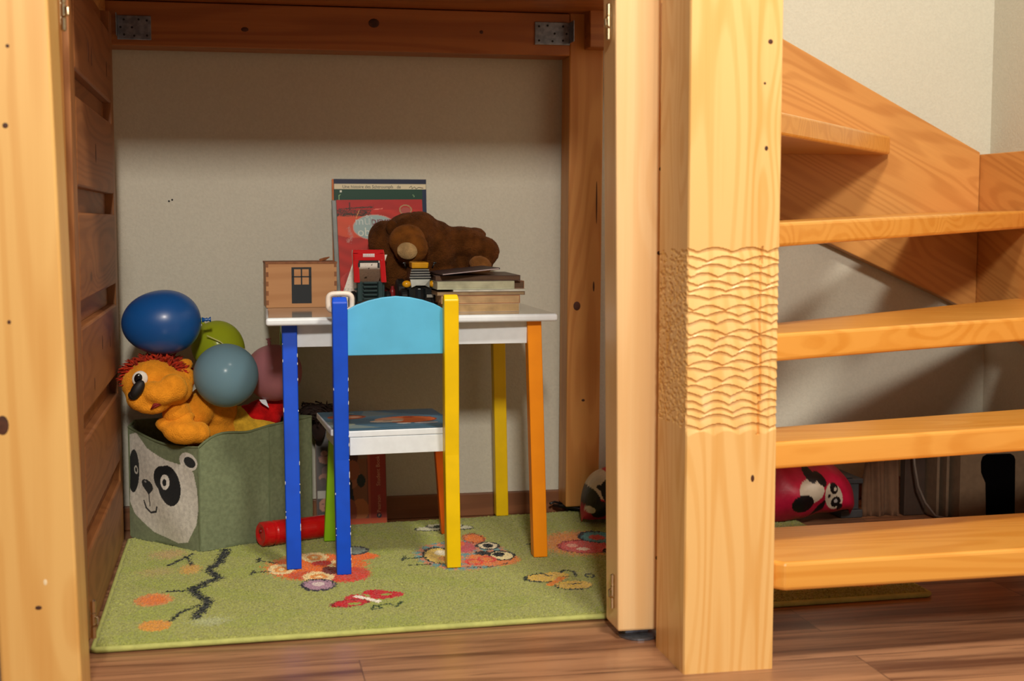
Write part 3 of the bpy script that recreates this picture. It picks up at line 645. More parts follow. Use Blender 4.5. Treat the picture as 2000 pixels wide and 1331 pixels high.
plush('arm', 0, li, [((-.112, 2.915, .262), (.042, .030, .026), (0, .12, 0)), ((-.080, 2.925, .258), (.024, .026, .024)), ((-.145, 2.93, .275), (.024, .022, .016), (0, .3, 0)), ((-.116, 2.925, .288), (.030, .02, .012), (0, -.3, 0))], mat=LION)
b = MB(); rr = random.Random(4)
for i in range(520):
    a = rr.uniform(-.4, 3.4); rad = rr.uniform(.035, .056); ce = Vector((-.165+.056*math.cos(a)+rr.uniform(-.008, .008), 2.955+rr.uniform(-.03, .03), .375+.034*math.sin(a)+rr.uniform(-.006, .006)))
    dr = Vector((math.cos(a)+rr.uniform(-.5, .5), rr.uniform(-.9, .4), math.sin(a)*.7+rr.uniform(-.3, .3))).normalized()
    b.tube([ce, ce+dr*.009, ce+dr*.017+Vector((rr.uniform(-.004, .004), 0, -.002))], [.0026, .002, .0006], 5)
b.ell((-.17, 2.962, .378), (.062, .045, .042))
build('mane', b, flat('mane_fur', 'b8300e', .95, var=.25, nscale=80, sheen=.4), li, smooth=True, label='shaggy red mane')
plush('ear', 0, li, [((-.107, 2.945, .398), (.018, .009, .014), (0, -.4, 0))], mat=LION, vox=.003, noise=0)
b = MB(); b.ell((-.194, 2.889, .378), (.0155, .007, .0165), (0, .5, 0)); build('eye', b, flat('eye_white', 'eeeae0', .3), li, smooth=True, label='white eye')
b = MB(); b.ell((-.197, 2.8815, .380), (.008, .003, .010), (0, .3, 0)); build('pupil', b, flat('pupil', '08080a', .15), li, smooth=True)
b = MB(); b.ell((-.198, 2.8655, .359), (.021, .010, .0115), (0, -1.0, 0)); b.ell((-.206, 2.868, .347), (.011, .008, .010)); build('nose', b, flat('nose_felt', '100c0c', .6), li, smooth=True, label='black nose')
b = MB(); b.tube([(-.150, 2.872, .329), (-.162, 2.868, .324), (-.172, 2.868, .319), (-.166, 2.866, .327), (-.15, 2.870, .331)], .0028, 6, close=True); build('mouth', b, flat('mouth_felt', '8a1c14', .8), li, smooth=True, label='red felt mouth')
b = MB()
for x, z in ((-.178, .352), (-.165, .347), (-.150, .351), (-.168, .338), (-.156, .342)): b.ell((x, 2.864+.05*abs(x+.16), z), (.0013, .0013, .0013), nu=8, nv=6)
build('whisker_dots', b, HOLE, li)

# red and yellow plush beside the lion
rp_ = thing('plush_cushion', 'red and yellow plush toy lying in the basket right of the lion', 'plush toy', (.04, 3.06, .24))
plush('body', 'e8b838', rp_, [((.000, 3.045, .262), (.040, .04, .034), (0, -.35, 0)), ((.03, 3.04, .245), (.06, .045, .03))], label='yellow body')
plush('shirt', 'd0181a', rp_, [((.062, 3.068, .286), (.052, .045, .024), (0, -.16, 0)), ((.045, 3.045, .275), (.050, .03, .022), (0, .25, 0)), ((.095, 3.08, .290), (.035, .04, .026))], label='red shirt', noise=.001)
b = MB(); b.prism([(.046, 3.016, .312), (.060, 3.014, .312), (.066, 3.006, .296), (.052, 3.01, .305)], (0, .0012, .001)); build('tag', b, WHITE, rp_)
# dark fluffy toy hanging over the rim
b = MB(); rr = random.Random(9)
b.ell((.165, 3.10, .272), (.030, .03, .016)); b.ell((.19, 3.10, .275), (.022, .02, .012)); b.ell((.178, 3.12, .24), (.016, .02, .04))
for i in range(420):
    p = Vector((.172+rr.gauss(0, .016), 3.10+rr.gauss(0, .014), .272+rr.gauss(0, .007))); d = Vector((rr.uniform(-1, 1), rr.uniform(-1, .3), rr.uniform(-.5, .5))).normalized()
    b.tube([p, p+d*.01, p+d*.018+Vector((0, 0, -.003))], [.002, .0014, .0005], 5)
tag(build('fluffy_toy', b, flat('dark_fur', '2a1710', .95, var=.2, sheen=.3), smooth=True), 'dark brown shaggy toy draped over the right rim of the basket', 'plush toy')

# balloons
def balloon(c, r, rot, col, label, alpha=0, f=None):
    t = thing('balloon', label, 'balloon', (c[0], c[1], c[2]-r[2]), 'party balloons above the toy basket')
    m, nt, b_ = newmat('rubber_'+col, .36, 0, .5); b_.inputs['Base Color'].default_value = (*lin(col), 1); b_.inputs['Coat Weight'].default_value = .2; b_.inputs['Coat Roughness'].default_value = .2
    b_.inputs['Subsurface Weight'].default_value = .15; b_.inputs['Subsurface Radius'].default_value = (.01, .01, .01)
    if alpha: b_.inputs['Transmission Weight'].default_value = alpha; b_.inputs['IOR'].default_value = 1.05; b_.inputs['Roughness'].default_value = .35
    q = MB(); q.ell(c, r, rot, 48, 32, f or (lambda p: 1-.10*max(0, -p.z)**2)); build('skin', q, m, t, smooth=True)
    R = Euler(rot).to_matrix(); e = Vector(c)+R @ Vector((0, 0, -r[2]*.90)); d = R @ Vector((0, 0, -1))
    q = MB(); M = Matrix.Translation(e) @ d.to_track_quat('Z', 'Y').to_matrix().to_4x4(); q.lathe([(.006, -.004), (.003, .003), (.0045, .006), (.0025, .009), (.006, .014), (.0055, .0145)], 16, M); build('knot', q, m, t, smooth=True)
balloon((-.1455, 2.955, .488), (.0675, .0675, .088), (0, -1.62, 0), '0f5aa8', 'large dark blue balloon, the topmost one in the left corner', f=lambda p: 1-.16*max(0, -p.z)**2)
balloon((-.040, 3.06, .425), (.056, .056, .064), (.2, 2.6, 0), 'a4b428', 'lime green balloon between the dark blue and the pale blue ones', .15)
balloon((-.023, 2.93, .378), (.067, .067, .069), (2.2, 0, 0), '7fa6b8', 'round pale blue balloon in front, right of the plush lion', .25)
balloon((.078, 3.03, .372), (.061, .061, .065), (0, 3.0, 0), 'c08088', 'dusty pink balloon half hidden behind the blue table leg', .3)
q = MB(); q.tube([(-.062, 3.00, .455), (-.035, 2.998, .442), (-.02, 3.0, .430), (.0, 3.0, .428), (.018, 3.002, .424)], .0012, 6); tag(build('balloon_string', q, flat('string', 'd8d890', .7), smooth=True), 'thin pale string across the lime green balloon', 'string')

# ================================================================== ON THE TABLE
TZ = tz+.0008
# wooden house box
hb = thing('wooden_house_box', 'wooden toy house box with a black printed door on the left of the table', 'toy', (.14, 3.06, TZ))
ax = Vector((1, .03, 0)).normalized(); ay = Vector((-ax.y, ax.x, 0)); HO = Vector((.063, 2.975, TZ)); HM = frame_m(HO, ax, ay)
PLY = pine('plywood', 'd09a66', 'bd8450', 'X', 3, .55, 0, .12); PLYE = pine('plywood_edge', '9a6238', '7c4826', 'Z', 9, .6, 0, .3)
W_, D_, H_ = .150, .10, .097
def lb(name, mat, *bx, parent=hb, bev=.0006, lab=None):
    q = MB(); q.X = HM
    for b in bx: q.box(*b)
    return build(name, q, mat, parent, bevel=bev, label=lab)
fp = lb('front_panel', PLY, (.0, W_, 0, .006, 0, H_-.004)); lb('back_panel', PLY, (.0, W_, D_-.006, D_, 0, H_-.004)); lb('side_panel', PLY, (0, .006, .0062, D_-.0062, 0, H_-.004)); lb('side_panel', PLY, (W_-.006, W_, .0062, D_-.0062, 0, H_-.004))
lb('lid', PLYE, (-.001, W_+.001, -.001, D_, H_-.0038, H_+.0005))
fj = []
for k in range(5):
    z = .006+k*.020
    for x in (0, W_-.0055): fj.append((x, x+.0055, -.0006, .004, z, z+.010))
for f_ in fj: lb('finger_joint', PLYE, f_, parent=fp, bev=0)
INK = flat('black_print', '0e1a22', .5)
dx = .054; lb('printed_door', INK, (dx, dx+.042, -.0008, .001, .009, .049), (dx, dx+.042, -.0008, .001, .082, .086), (dx, dx+.0055, -.0008, .001, .049, .082), (dx+.0365, dx+.042, -.0008, .001, .049, .082), (dx+.0195, dx+.0225, -.0008, .001, .049, .082), (dx, dx+.042, -.0008, .001, .0645, .067), parent=fp, bev=0, lab='black printed door with four panes')
q = MB(); q.X = HM; q.tube([(.118, .05, H_+.002), (.13, .05, H_+.005), (.140, .05, H_+.009)], [.003, .0035, .001], 6); build('splinter', q, PLYE, hb)

# upright comics
def leaning_book(name, label, x0, x1, ybot, ytop, zt, th, paint, spinec, nu=150, nv=190, cover='cover', lean=0, sw=.02):
    r = thing(name, label, 'book', ((x0+x1)/2, ybot, TZ)); o = Vector((x0, ybot, TZ)); V = Vector((lean, ytop-ybot, zt-TZ)); U = Vector((x1-x0, 0, 0)); U = Vector((x1-x0, 0, -lean*.3*(x1-x0)/(zt-TZ))); Nn = U.cross(V).normalized()
    q = MB(); q.grid(o+Nn*th, U, V, nu, nv, paint); build(cover, q, painted(name+'_print', .45, spec=.25), r)
    q = MB(); q.prism([o+Nn*th*.98, o+U+Nn*th*.98, o+U+V+Nn*th*.98, o+V+Nn*th*.98], -Nn*th*.93); q.mi = 0; build('pages', q, flat('pages', 'd8d2c0', .8), r)
    q = MB(); q.prism([o+Nn*th-U*sw, o+Nn*th, o+V+Nn*th, o+V+Nn*th-U*sw], -Nn*th); build('spine', q, flat(name+'_spine', spinec, .4), r, bevel=.0015)
    return r, frame_m(o+Nn*(th+.0003), U, V)
def comic(u, v):
    c = Canvas(u, v, '0a1c40'); c.rect(0, 1, 0, .918, '06402e'); c.rect(.955, 1, 0, .918, '10284c'); c.rect(0, 1, .918, .958, 'dcd4b4')
    c.rect(.05, .055, 0, .86, '9cc890'); c.rect(.86, .865, 0, .86, '9cc890'); c.rect(.06, .855, .868, .873, '9cc890'); c.el(.075, .9, .012, .008, 'e8f0e0'); c.rect(.09, .84, 0, .83, '1a4a38'); c.el(.5, .5, .3, .3, 'd8c890')
    c.line([(.05, .86), (.055, .868), (.07, .872)], .006, '9cc890'); c.line([(.865, .86), (.86, .868), (.85, .872)], .006, '9cc890'); return c.c
r, M = leaning_book('comic_album', 'tall dark green and navy comic album leaning on the wall behind the red book', .222, .433, 3.158, 3.181, .792, .010, comic, 'c86a1c')
text_part('title', 'Une histoire des Schtroumpfs   de', .0098, M @ Matrix.Translation((.086, .2615, 0)), INK, r, squeeze=.98)
q = MB(); q.X = M; q.tube([(.172, .260, .0002), (.177, .264, .0002), (.178, .258, .0002), (.184, .262, .0002), (.188, .257, .0002), (.193, .261, .0002), (.204, .259, .0002)], .0006, 5); build('signature', q, INK, r)
def redb(u, v):
    c = Canvas(u, v, 'c0281c'); c.c *= (1-.12*np.sin(v*50+np.sin(u*9)*3))[:, None]; c.put((v > .9), 'b01c1c', .7); c.el(.2, .75, .3, .12, 'e8643c', mix=.6); c.el(.4, .2, .4, .15, 'd85048', mix=.6)
    c.put((v > .84) & (v < .90) & (u < .40) & (RNG.random(len(u)) < .75), '3c2c20', .85); c.line([(.0, .85), (.15, .86), (.3, .85), (.36, .9)], .012, '2a241c', .004); c.line([(.02, .91), (.2, .92), (.42, .93)], .012, '3a2c20', .004)
    c.line([(.15, .97), (.15, .90)], .012, '4a1c18'); c.line([(.22, .82), (.26, .90)], .007, 'e0a060'); c.line([(.43, .905), (.53, .912)], .008, 'f08070')
    c.el(.80, .90, .075, .05, 'b09468', ring=.2); c.el(.80, .89, .06, .035, 'b06058', mix=.7)
    c.el(.43, .73, .255, .125, 'e09888'); c.el(.43, .73, .245, .119, 'a2bcbc'); c.line([(.13, .72), (.16, .64), (.12, .60)], .03, 'c89088', .01, .7)
    c.el(.15, .2, .1, .12, '8a2024', mix=.4); return c.c
r, M = leaning_book('picture_book', 'worn red picture book with an oval grey title, leaning in front of the comic', .232, .426, 3.125, 3.148, .744, .009, redb, '7c8480', lean=-.007, sw=.055)
text_part('title', 'm\u016fj', .026, M @ Matrix.Translation((.060, .183, 0)), flat('pale_ink', 'd0dcd8', .5), r); text_part('title', 'prvn\u00ed', .026, M @ Matrix.Translation((.102, .183, 0)), flat('maroon_ink', '7a2840', .5), r)
text_part('title', 'obr\u00e1zkov\u00fd', .028, M @ Matrix.Translation((.044, .158, 0)), flat('cream_ink', 'd8e0d4', .5), r, align='LEFT')

# white card
wc = thing('paper_card', 'white printed card leaning askew behind the red toy tractor', 'card', (.26, 2.95, TZ))
o = Vector((.246, 2.955, TZ+.002)); dU = Vector((.052, 0, .0)); 
def cardp(u, v):
    c = Canvas(u, v, 'eeeae0'); m = (np.sin(u*60) > .75) & (v < .35) & (u < .5); c.put(m, '807c78', .6); c.put((RNG.random(len(u)) < .05), '8a8680', .5); c.el(.62, .80, .02, .012, '20201e'); c.el(.56, .74, .02, .012, '20201e'); c.el(.56, .56, .05, .014, '6a6860'); return c.c
q = MB(); q.grid((.212, 2.936, TZ+.002), (.068, .0, .0), (.040, .03, .110), 60, 90, cardp); q.grid((.2122, 2.9372, TZ+.002), (.068, .0, .0), (.040, .03, .110), 2, 2, lambda u, v: Canvas(u, v, 'eeeae0').c)
build('sheet', q, painted('card_print', .6), wc)

# red and dark green toy tractor seen from behind
tt = thing('toy_tractor', 'red toy tractor cab frame on a ribbed dark green body', 'toy vehicle', (.271, 2.87, TZ))
RED = flat('red_plastic', 'd01018', .22, coat=.4, var=.03); TEAL = flat('teal_plastic', '1f3c3e', .35, var=.08); BLK = flat('black_rubber', '101214', .6, bmp=.3)
q = MB()
q.leg((.244, 2.845, .572), (.241, 2.845, .634), .012, .02); q.leg((.299, 2.845, .572), (.295, 2.845, .634), .011, .02)
q.prism([(.235, 2.835, .630), (.301, 2.835, .630), (.299, 2.835, .6395), (.236, 2.835, .6395)], (0, .022, 0))
q.prism([(.238, 2.834, .617), (.298, 2.834, .617), (.299, 2.834, .631), (.237, 2.834, .631)], (0, .006, 0))
build('cab', q, RED, tt, bevel=.0015)
q = MB(); q.box(.248, .288, 2.833, 2.8365, .6125, .6175); q.box(.246, .250, 2.833, 2.837, .604, .6125); q.box(.286, .290, 2.833, 2.837, .602, .6125); build('roll_bar', q, BLK, tt)
q = MB(); q.box(.256, .280, 2.8325, 2.834, .6245, .6315); build('sticker', q, painted('sticker', .5) if False else flat('sticker_white', 'e8c8c8', .5), tt, label='pale sticker with red lettering')
q = MB()
for k in range(6): q.box(.2575+k*.0036, .2597+k*.0036, 2.832, 2.8327, .6275, .6308)
build('lettering', q, WHITE, tt)
q = MB(); q.box(.244, .302, 2.850, 2.91, .535, .572)
q.leg((.250, 2.846, .532), (.250, 2.846, .574), .010, .012); q.leg((.292, 2.846, .532), (.292, 2.846, .574), .010, .012)
for k in range(5): q.box(.257, .286, 2.840, 2.852, .536+k*.0082, .5405+k*.0082)
q.box(.2395, .2445, 2.845, 2.86, .556, .5605); build('body', q, TEAL, tt, bevel=.0015)
for x in (.238, .3085):
    for y, rr_ in ((2.86, .020), (2.905, .0165)):
        q = MB(); q.lathe([(rr_*.3, -.006), (rr_*.85, -.006), (rr_, -.003), (rr_, .003), (rr_*.85, .006), (rr_*.3, .006)], 22, Matrix.Translation((x, y, TZ+rr_)) @ Matrix.Rotation(PI/2, 4, 'Y')); build('wheel', q, BLK, tt, bevel=0)
# small red bottle between the tractors
q = MB(); q.lathe([(.0055, 0), (.006, .002), (.006, .036), (.005, .040), (.0035, .043), (.0035, .048)], 16, Matrix.Translation((.323, 2.895, TZ))); tag(build('red_peg', q, flat('dull_red', '8c1a1c', .4), smooth=False), 'small dull red peg standing between the two toy tractors', 'toy')
# yellow and black toy truck front
yt = thing('toy_truck', 'yellow and black toy tractor with a striped grille facing front', 'toy vehicle', (.375, 2.88, TZ))
YP = flat('yellow_plastic', 'e8a80e', .25, coat=.4); CH = flat('chrome_plastic', 'b8bcb8', .25, .6); DK = flat('dark_plastic', '12181c', .25, coat=.3)
q = MB(); q.prism([(.358, 2.846, .6), (.392, 2.846, .6), (.393, 2.842, .6125), (.357, 2.842, .6125)], (0, .045, .001)); build('hood', q, YP, yt, bevel=.002)
q = MB()
q.prism([(.352, 2.842, .578), (.397, 2.842, .578), (.392, 2.844, .600), (.358, 2.844, .600)], (0, .05, 0)); build('grille', q, DK, yt, bevel=.001)
q = MB()
for k in range(4): z = .5805+k*.0052; w_ = .0225-.0012*k; q.box(.3745-w_, .3745+w_, 2.8395, 2.8425, z, z+.0022)
build('grille_bar', q, CH, yt, bevel=.0005)
q = MB(); q.prism([(.356, 2.840, .560), (.366, 2.838, .5645), (.384, 2.838, .5645), (.394, 2.840, .560), (.3955, 2.842, .578), (.3535, 2.842, .578)], (0, .01, 0)); build('bonnet_plate', q, flat('silver_plate', 'a4a8a0', .4, .3), yt, bevel=.001)
for x in (.347, .4025):
    q = MB(); q.ell((x, 2.846, .568), (.0095, .008, .0075)); build('headlamp', q, YP, yt, smooth=True)
    q = MB(); q.lathe([(.007, -.008), (.019, -.008), (.022, -.005), (.022, .005), (.019, .008), (.007, .008)], 24, Matrix.Translation((x+(-.004 if x < .37 else .004), 2.865, TZ+.022)) @ Matrix.Rotation(PI/2, 4, 'Y')); build('wheel', q, BLK, yt)
    q = MB(); q.lathe([(.008, -.009), (.027, -.009), (.031, -.006), (.031, .006), (.027, .009), (.008, .009)], 24, Matrix.Translation((x+(-.004 if x < .37 else .004), 2.925, TZ+.031)) @ Matrix.Rotation(PI/2, 4, 'Y')); build('wheel', q, BLK, yt)
    q = MB(); q.tube([(x, 2.86, .60), (x-(.003 if x < .37 else -.003), 2.855, .609)], .0015, 6); q.ell((x-(.004 if x < .37 else -.004), 2.853, .611), (.004, .0015, .0022)); build('mirror', q, DK, yt, smooth=True)
q = MB(); q.lathe([(.018, 0), (.021, .003), (.021, .026), (.018, .028)], 24, Matrix.Translation((.376, 2.868, .532))); q.box(.352, .40, 2.85, 2.95, .528, .562); q.box(.36, .392, 2.885, 2.95, .56, .60); build('chassis', q, DK, yt, bevel=.001)
q = MB(); q.box(.388, .402, 2.840, 2.845, .540, .546); build('bumper_plate', q, CH, yt)

# brown bear
be = thing('plush_bear', 'brown plush bear slumped over the toys and books on the table', 'plush toy', (.43, 3.02, .55))
BR = flat('bear_plush', '60391a', 1, var=.25, nscale=30, bmp=1.0, bscale=330, sheen=.35, spec=.05, bdist=.004)
plush('body', 0, be, [((.375, 3.03, .655), (.060, .055, .062)), ((.345, 3.05, .60), (.045, .05, .06)), ((.440, 3.05, .640), (.045, .05, .060)), ((.455, 3.06, .58), (.05, .045, .04)), ((.40, 3.04, .675), (.045, .05, .045)), ((.322, 3.05, .655), (.036, .04, .045)),
      ((.500, 3.05, .652), (.056, .042, .034), (0, .15, 0)), ((.545, 3.035, .630), (.034, .036, .033)), ((.535, 3.03, .606), (.028, .03, .03), (0, .5, 0)), ((.500, 3.065, .60), (.045, .035, .035)), ((.535, 3.07, .672), (.022, .018, .012), (0, .3, 0)), ((.42, 3.06, .59), (.06, .045, .035))], mat=BR, vox=.004, it=22, noise=.003, ns=.005)
plush('muzzle', '7a4a1c', be, [((.372, 2.975, .640), (.038, .034, .036)), ((.366, 2.985, .655), (.040, .03, .036))], vox=.003, noise=.002, ns=.005, label='lighter brown muzzle', sheen=.3)
plush('nose', 'c0a070', be, [((.3605, 2.943, .634), (.0225, .010, .0185), (0, .2, 0))], vox=.002, noise=.0, label='beige nose patch', sheen=.3)
plush('ear', 0, be, [((.338, 3.0, .680), (.016, .008, .022), (0, -.5, 0))], mat=BR, vox=.003)
plush('paw', '8a5c30', be, [((.530, 3.005, .601), (.026, .02, .020), (0, .35, 0))], vox=.003, noise=.002, label='light brown paw')

# pile of books and booklets
PG = {k: flat('paper_'+k, k, .8, var=.12, nscale=30) for k in ('c8a878', 'c9a87c', 'a8906c', 'd8d8cc', 'c4c8ac', '5a4030', 'c8b8b8')}
def flatbook(x0, x1, y0, y1, z0, z1, rot, page, cover, label, hard=True, nm='book'):
    cx, cy = (x0+x1)/2, (y0+y1)/2; r = thing(nm, label, 'book', (cx, cy, z0), 'books and booklets piled on the right of the table')
    R_ = Matrix.Translation((cx, cy, 0)) @ Matrix.Rotation(rot, 4, 'Z') @ Matrix.Translation((-cx, -cy, 0)); th = min(.0012, (z1-z0)*.2)
    q = MB(); q.X = R_; q.box(x0+.001, x1-.0015, y0+.001, y1-.001, z0+th, z1-th); o = build('pages', q, PG[page], r)
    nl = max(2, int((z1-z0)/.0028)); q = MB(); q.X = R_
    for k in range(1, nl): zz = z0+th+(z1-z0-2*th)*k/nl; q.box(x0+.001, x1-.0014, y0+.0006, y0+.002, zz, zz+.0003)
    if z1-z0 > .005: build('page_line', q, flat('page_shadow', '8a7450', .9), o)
    q = MB(); q.X = R_; q.box(x0, x1, y0, y1, z0, z0+th*.9); q.box(x0, x1, y0, y1, z1-th*.9, z1); q.box(x1-.0013, x1, y0, y1, z0+th*.9, z1-th*.9); build('cover', q, flat('cover_'+cover, cover, .45), r)
    return r
z = TZ
flatbook(.410, .5655, 2.765, 2.98, z, z+.0165, .03, 'c8a878', 'c8b090', 'thick tan paperback at the very bottom of the pile'); z += .0167
flatbook(.405, .5685, 2.768, 2.98, z, z+.0165, .02, 'c9a87c', 'b07850', 'tan paperback second from the bottom of the pile'); z += .0167
flatbook(.398, .580, 2.770, 2.99, z, z+.0075, .01, 'a8906c', '806850', 'thin grey brown book in the middle of the pile'); z += .0077
flatbook(.430, .583, 2.772, 2.99, z, z+.0040, .02, 'd8d8cc', 'c8ccc0', 'thin white booklet under the pale thick book', nm='booklet'); z += .0042
flatbook(.400, .560, 2.775, 2.99, z, z+.0165, .0, 'c4c8ac', 'b8bca0', 'pale greenish book with rounded page block, upper half of the pile'); 
flatbook(.566, .5875, 2.80, 2.99, z, z+.0155, -.02, '5a4030', '8a5a34', 'brown book end sticking out right of the pale book'); z += .0167
flatbook(.402, .578, 2.79, 2.99, z, z+.0110, -.03, '5a4030', '4a3428', 'dark brown book second from the top of the pile'); z += .0112
bk_ = flatbook(.405, .525, 2.765, 2.93, z+.001, z+.0042, .05, 'c8b8b8', '3a3038', 'thin magazine tilted on the very top of the pile', nm='magazine')
bk_.rotation_euler = (0, -.095, 0); bk_.location.z += .006

# white ring hung behind the blue chair post
q = MB(); pts = []
for k in range(28):
    a = 2*PI*k/28; ca, sa = math.cos(a), math.sin(a); pts.append((.1935+.0225*math.copysign(abs(ca)**.5, ca), 2.6285, .5445+  .0165*math.copysign(abs(sa)**.5, sa)))
q.tube(pts, .0052, 10, close=True); tag(build('teething_ring', q, flat('cream_plastic', 'e6dccf', .4), smooth=True), 'cream plastic ring hooked around the top of the blue chair post', 'ring')

# ================================================================== ON THE FLOOR
# red toy bat
rbm = thing('toy_bat', 'red plastic toy skittle lying on the rug by the basket', 'toy', (.11, 2.95, RZ))
e0 = Vector((.043, 2.915, RZ+.0265)); e1 = Vector((.190, 2.985, RZ+.024)); d = (e1-e0); M = Matrix.Translation(e0) @ d.to_track_quat('Z', 'Y').to_matrix().to_4x4(); Lb = d.length
q = MB(); q.lathe([(.004, .002), (.012, .003), (.016, .0), (.022, -.001), (.0258, .002), (.0265, .006), (.0265, .022), (.0245, .024), (.0245, .028), (.0262, .031), (.0262, .075), (.0245, .079), (.0245, Lb-.01), (.020, Lb)], 36, M)
build('body', q, RED, rbm, smooth=False)
q = MB(); q.lathe([(.0035, -.001), (.005, .002)], 16, M @ Matrix.Translation((.004, .006, 0))); build('cap', q, flat('dark_red', '8a0c12', .4), rbm)
# student book leaning against the wall
sb = thing('student_book', 'orange and brown student book with portraits leaning on the baseboard', 'book', (.25, 3.15, 0))
def sbook(u, v):
    c = Canvas(u, v, '6a4430'); c.rect(0, .33, 0, 1, '261a16'); c.rect(.33, .72, 0, 1, '96603a'); c.rect(.33, .74, .60, 1, '8a6848'); c.el(.5, .45, .12, .12, 'b87850'); c.el(.47, .62, .13, .10, '4a2418'); c.el(.52, .50, .10, .09, 'a8623c'); c.poly([(.4, .35), (.5, .42), (.56, .1), (.48, .08)], '181420'); c.el(.62, .14, .12, .10, 'c87a40'); c.el(.47, .12, .10, .12, 'a85838')
    c.el(.64, .40, .06, .06, '1c2a20'); c.rect(.74, 1, .0, 1, 'a8301c'); c.rect(.74, .77, 0, 1, 'c06038', .8); c.rect(.40, 1, 0, .06, 'd85a28'); c.el(.12, .66, .05, .025, '9a7060'); c.el(.09, .62, .05, .02, '7a4a50')
    c.el(.13, .80, .12, .05, '1a1210'); c.el(.14, .60, .09, .035, 'a07060'); c.el(.18, .50, .10, .05, '5c3c3c'); c.el(.14, .44, .10, .04, '8a5c48'); c.el(.10, .40, .05, .04, '3a2420')
    c.rect(.02, .20, .25, .32, 'a0a098'); c.el(.12, .19, .085, .06, 'a06a50'); c.el(.12, .09, .085, .045, '14100f'); c.el(.09, .20, .015, .006, '20140f'); c.el(.15, .20, .015, .006, '20140f'); c.el(.12, .165, .02, .006, '7a2c28')
    return c.c
o = Vector((.172, 3.125, .004)); U = Vector((.160, 0, 0)); V = Vector((0, .045, .247)); Nn = U.cross(V).normalized()
q = MB(); q.grid(o+Nn*.0085, U, V, 90, 130, sbook); build('cover', q, painted('student_cover', .35), sb)
q = MB(); q.prism([o+Nn*.008, o+U+Nn*.008, o+U+V+Nn*.008, o+V+Nn*.008], -Nn*.0075); build('pages', q, flat('book_pages', 'c8bca0', .8), sb)
M = frame_m(o+Nn*.0089, U, V); PI_ = flat('peach_ink', 'e8a888', .5)
text_part('lettering', 'Pearson', .0125, M @ Matrix.Translation((.142, .047, 0)) @ Matrix.Rotation(PI/2, 4, 'Z'), PI_, sb); text_part('lettering', 'Student Book', .0125, M @ Matrix.Translation((.142, .122, 0)) @ Matrix.Rotation(PI/2, 4, 'Z'), PI_, sb)
q = MB(); q.X = M; q.lathe([(.0055, -.0003), (.0055, .0004)], 20, Matrix.Translation((.142, .020, 0))); build('badge', q, flat('navy_ink', '1c2838', .5), sb); text_part('lettering', 'P', .009, M @ Matrix.Translation((.142, .020, .0006)), PI_, sb)

# pink panda bag
bg_ = thing('panda_bag', 'pink childrens bag printed with pandas, lying behind the newel post', 'bag', (1.08, 3.0, RZ))
def bagpaint(P):
    X = P[:, 0]; Z = P[:, 2]; c = Canvas(X, Z, 'be1440')
    c.c *= (1+.12*np.sin(X*60+Z*30))[:, None]
    # right panda
    K = '101014'; Wt = 'd8d0bc'
    c.el(1.262, .090, .028, .030, Wt, rot=-.6); c.el(1.245, .062, .026, .022, K); c.el(1.262, .128, .011, .019, K, rot=.4); c.el(1.285, .118, .010, .018, K, rot=.6); c.poly([(1.30, .075), (1.30, .045), (1.272, .022), (1.285, .055)], K)
    c.el(1.320, .075, .022, .035, Wt, rot=.5); c.el(1.318, .095, .010, .015, K, rot=.5); c.el(1.328, .062, .013, .013, K); c.el(1.322, .093, .004, .005, Wt); c.el(1.328, .064, .005, .005, 'b0b0b0'); c.el(1.307, .078, .004, .005, K); c.el(1.342, .048, .007, .009, K)
    # left panda
    c.el(.800, .118, .020, .012, Wt, rot=.8); c.el(.790, .098, .018, .018, Wt); c.el(.793, .103, .007, .006, K); c.el(.815, .095, .024, .028, K); c.el(.775, .075, .014, .024, K); c.el(.790, .055, .018, .022, K, rot=-.4); c.el(.772, .052, .008, .008, Wt); c.line([(.79, .13), (.82, .146)], .007, K); c.el(.825, .148, .008, .005, Wt)
    return c.c
q = MB(); nu_, nv_ = 420, 150; vs = []; rr = random.Random(6)
for j in range(nv_+1):
    th = 2*PI*j/nv_
    for i in range(nu_+1):
        t = -1+2*i/nu_; g = max(0, 1-abs(t)**7)**.5
        x = 1.08+.318*t; ry = .098*g; rz = (.078+.014*math.sin(t*4+1))*g
        w_ = 1+.03*math.sin(th*5+t*9)+.04*math.sin(t*13+th*2)+.018*math.sin(t*31-th*4)
        y = 2.985-.02*t+ry*math.cos(th)*w_; zz = RZ+.002+.074*g**.7+rz*math.sin(th)*w_
        if zz < RZ+.001: zz = RZ+.001
        vs.append((x, y, zz))
fs = [(j*(nu_+1)+i, j*(nu_+1)+i+1, (j+1)*(nu_+1)+i+1, (j+1)*(nu_+1)+i) for j in range(nv_) for i in range(nu_)]
q.add(vs, fs, bagpaint(np.array(vs)).tolist()); build('body', q, painted('bag_nylon', .45, .3, 60, .15, 40, bdist=.004), bg_, smooth=True)

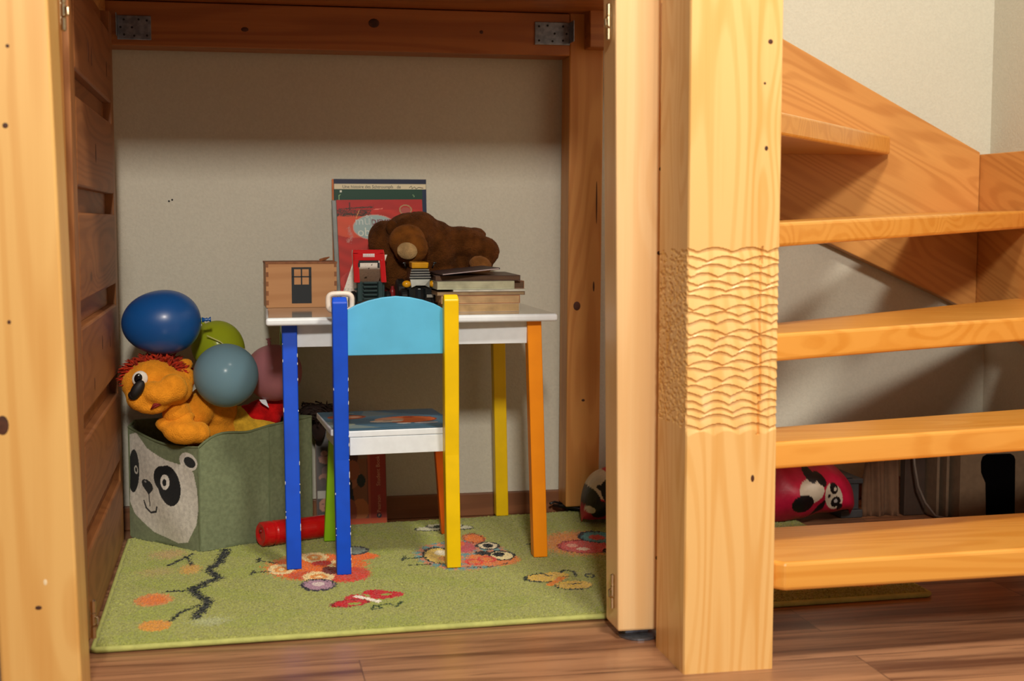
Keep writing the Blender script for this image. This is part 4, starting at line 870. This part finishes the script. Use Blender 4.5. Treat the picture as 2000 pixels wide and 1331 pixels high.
# grey crate, panel, cable, cardboard behind the lower treads
q = MB(); q.box(1.385, 1.440, 2.985, 3.11, .001, .02); q.box(1.388, 1.432, 2.99, 3.105, .02, .082); q.box(1.384, 1.440, 2.985, 3.11, .082, .094); q.box(1.388, 1.415, 2.99, 3.09, .094, .099)
tag(build('storage_crate', q, flat('grey_plastic', '3c4044', .5), bevel=.003), 'small grey plastic crate right of the pink bag under the stairs', 'crate')
q = MB(); vs = []
for j in range(13):
    for i in range(41):
        u = i/40; v = j/12; vs.append((1.455+.078*u, 2.995+.008*math.sin(u*12)*(1-.3*v)+.003*math.sin(u*30+v*3), .001+.176*v))
q.add(vs, [(j*41+i, j*41+i+1, (j+1)*41+i+1, (j+1)*41+i) for j in range(12) for i in range(40)])
o = build('blanket', q, flat('brown_blanket', '6a4e38', .9, bmp=.4, sheen=.2), smooth=True); s_ = o.modifiers.new('thick', 'SOLIDIFY'); s_.thickness = .012
tag(o, 'brown folded blanket standing just right of the grey crate under the stairs', 'blanket')
q = MB(); q.box(1.545, 1.598, 2.985, 3.01, .001, .19); tag(build('wooden_board', q, flat('dark_board', '3c2c22', .7), bevel=.002), 'narrow dark board leaning between the blanket and the cardboard box', 'board')
q = MB(); q.box(1.603, 1.610, 2.94, 3.0, .001, .195); tag(build('wooden_strip', q, flat('pale_slat', '6e5a46', .7), bevel=.001), 'thin pale slat standing beside the dark board under the stairs', 'strip')
q = MB(); q.box(1.622, 1.629, 2.93, 2.99, .001, .19); tag(build('wooden_strip', q, bpy.data.materials['pale_slat'], bevel=.001), 'thin pale slat standing right against the cardboard box under the stairs', 'strip')
q = MB(); q.tube([(1.545, 2.95, .19), (1.548, 2.945, .13), (1.556, 2.94, .08), (1.575, 2.94, .04), (1.596, 2.93, .010), (1.63, 2.90, .004)], .003, 8); tag(build('cable', q, flat('grey_cable', '6a6058', .5), smooth=True), 'thin curved grey cable hanging by the dark board under the stairs', 'cable')
cb = thing('cardboard_box', 'brown cardboard box with a dark hand slot at the far right under the stairs', 'box', (1.73, 2.95, .001))
o = MB(); o.box(1.640, 1.812, 2.90, 3.03, .001, .195); build('body', o, flat('cardboard', '6e5a44', .85, var=.06), cb, bevel=.002)
sl = [(1.708, .01), (1.781, .01), (1.778, .143), (1.774, .152), (1.765, .157), (1.705, .157), (1.695, .152), (1.691, .14), (1.692, .115), (1.698, .102), (1.704, .09)]
o = MB(); o.prism([(x, 2.8985, z) for x, z in sl], (0, .002, 0)); build('hand_slot', o, flat('slot_black', '030304', .95, spec=.05), cb, label='black hand slot')
# dark cable end by the rear post foot
q = MB(); q.tube([(.735, 3.165, .022), (.75, 3.142, .024), (.765, 3.125, .026), (.79, 3.112, .021), (.82, 3.108, .020)], .0045, 8); q.tube([(.755, 3.15, .028), (.735, 3.158, .032), (.722, 3.15, .03)], .003, 6)
tag(build('cable', q, BLACKP, smooth=True), 'short black cable at the foot of the rear pine post', 'cable')
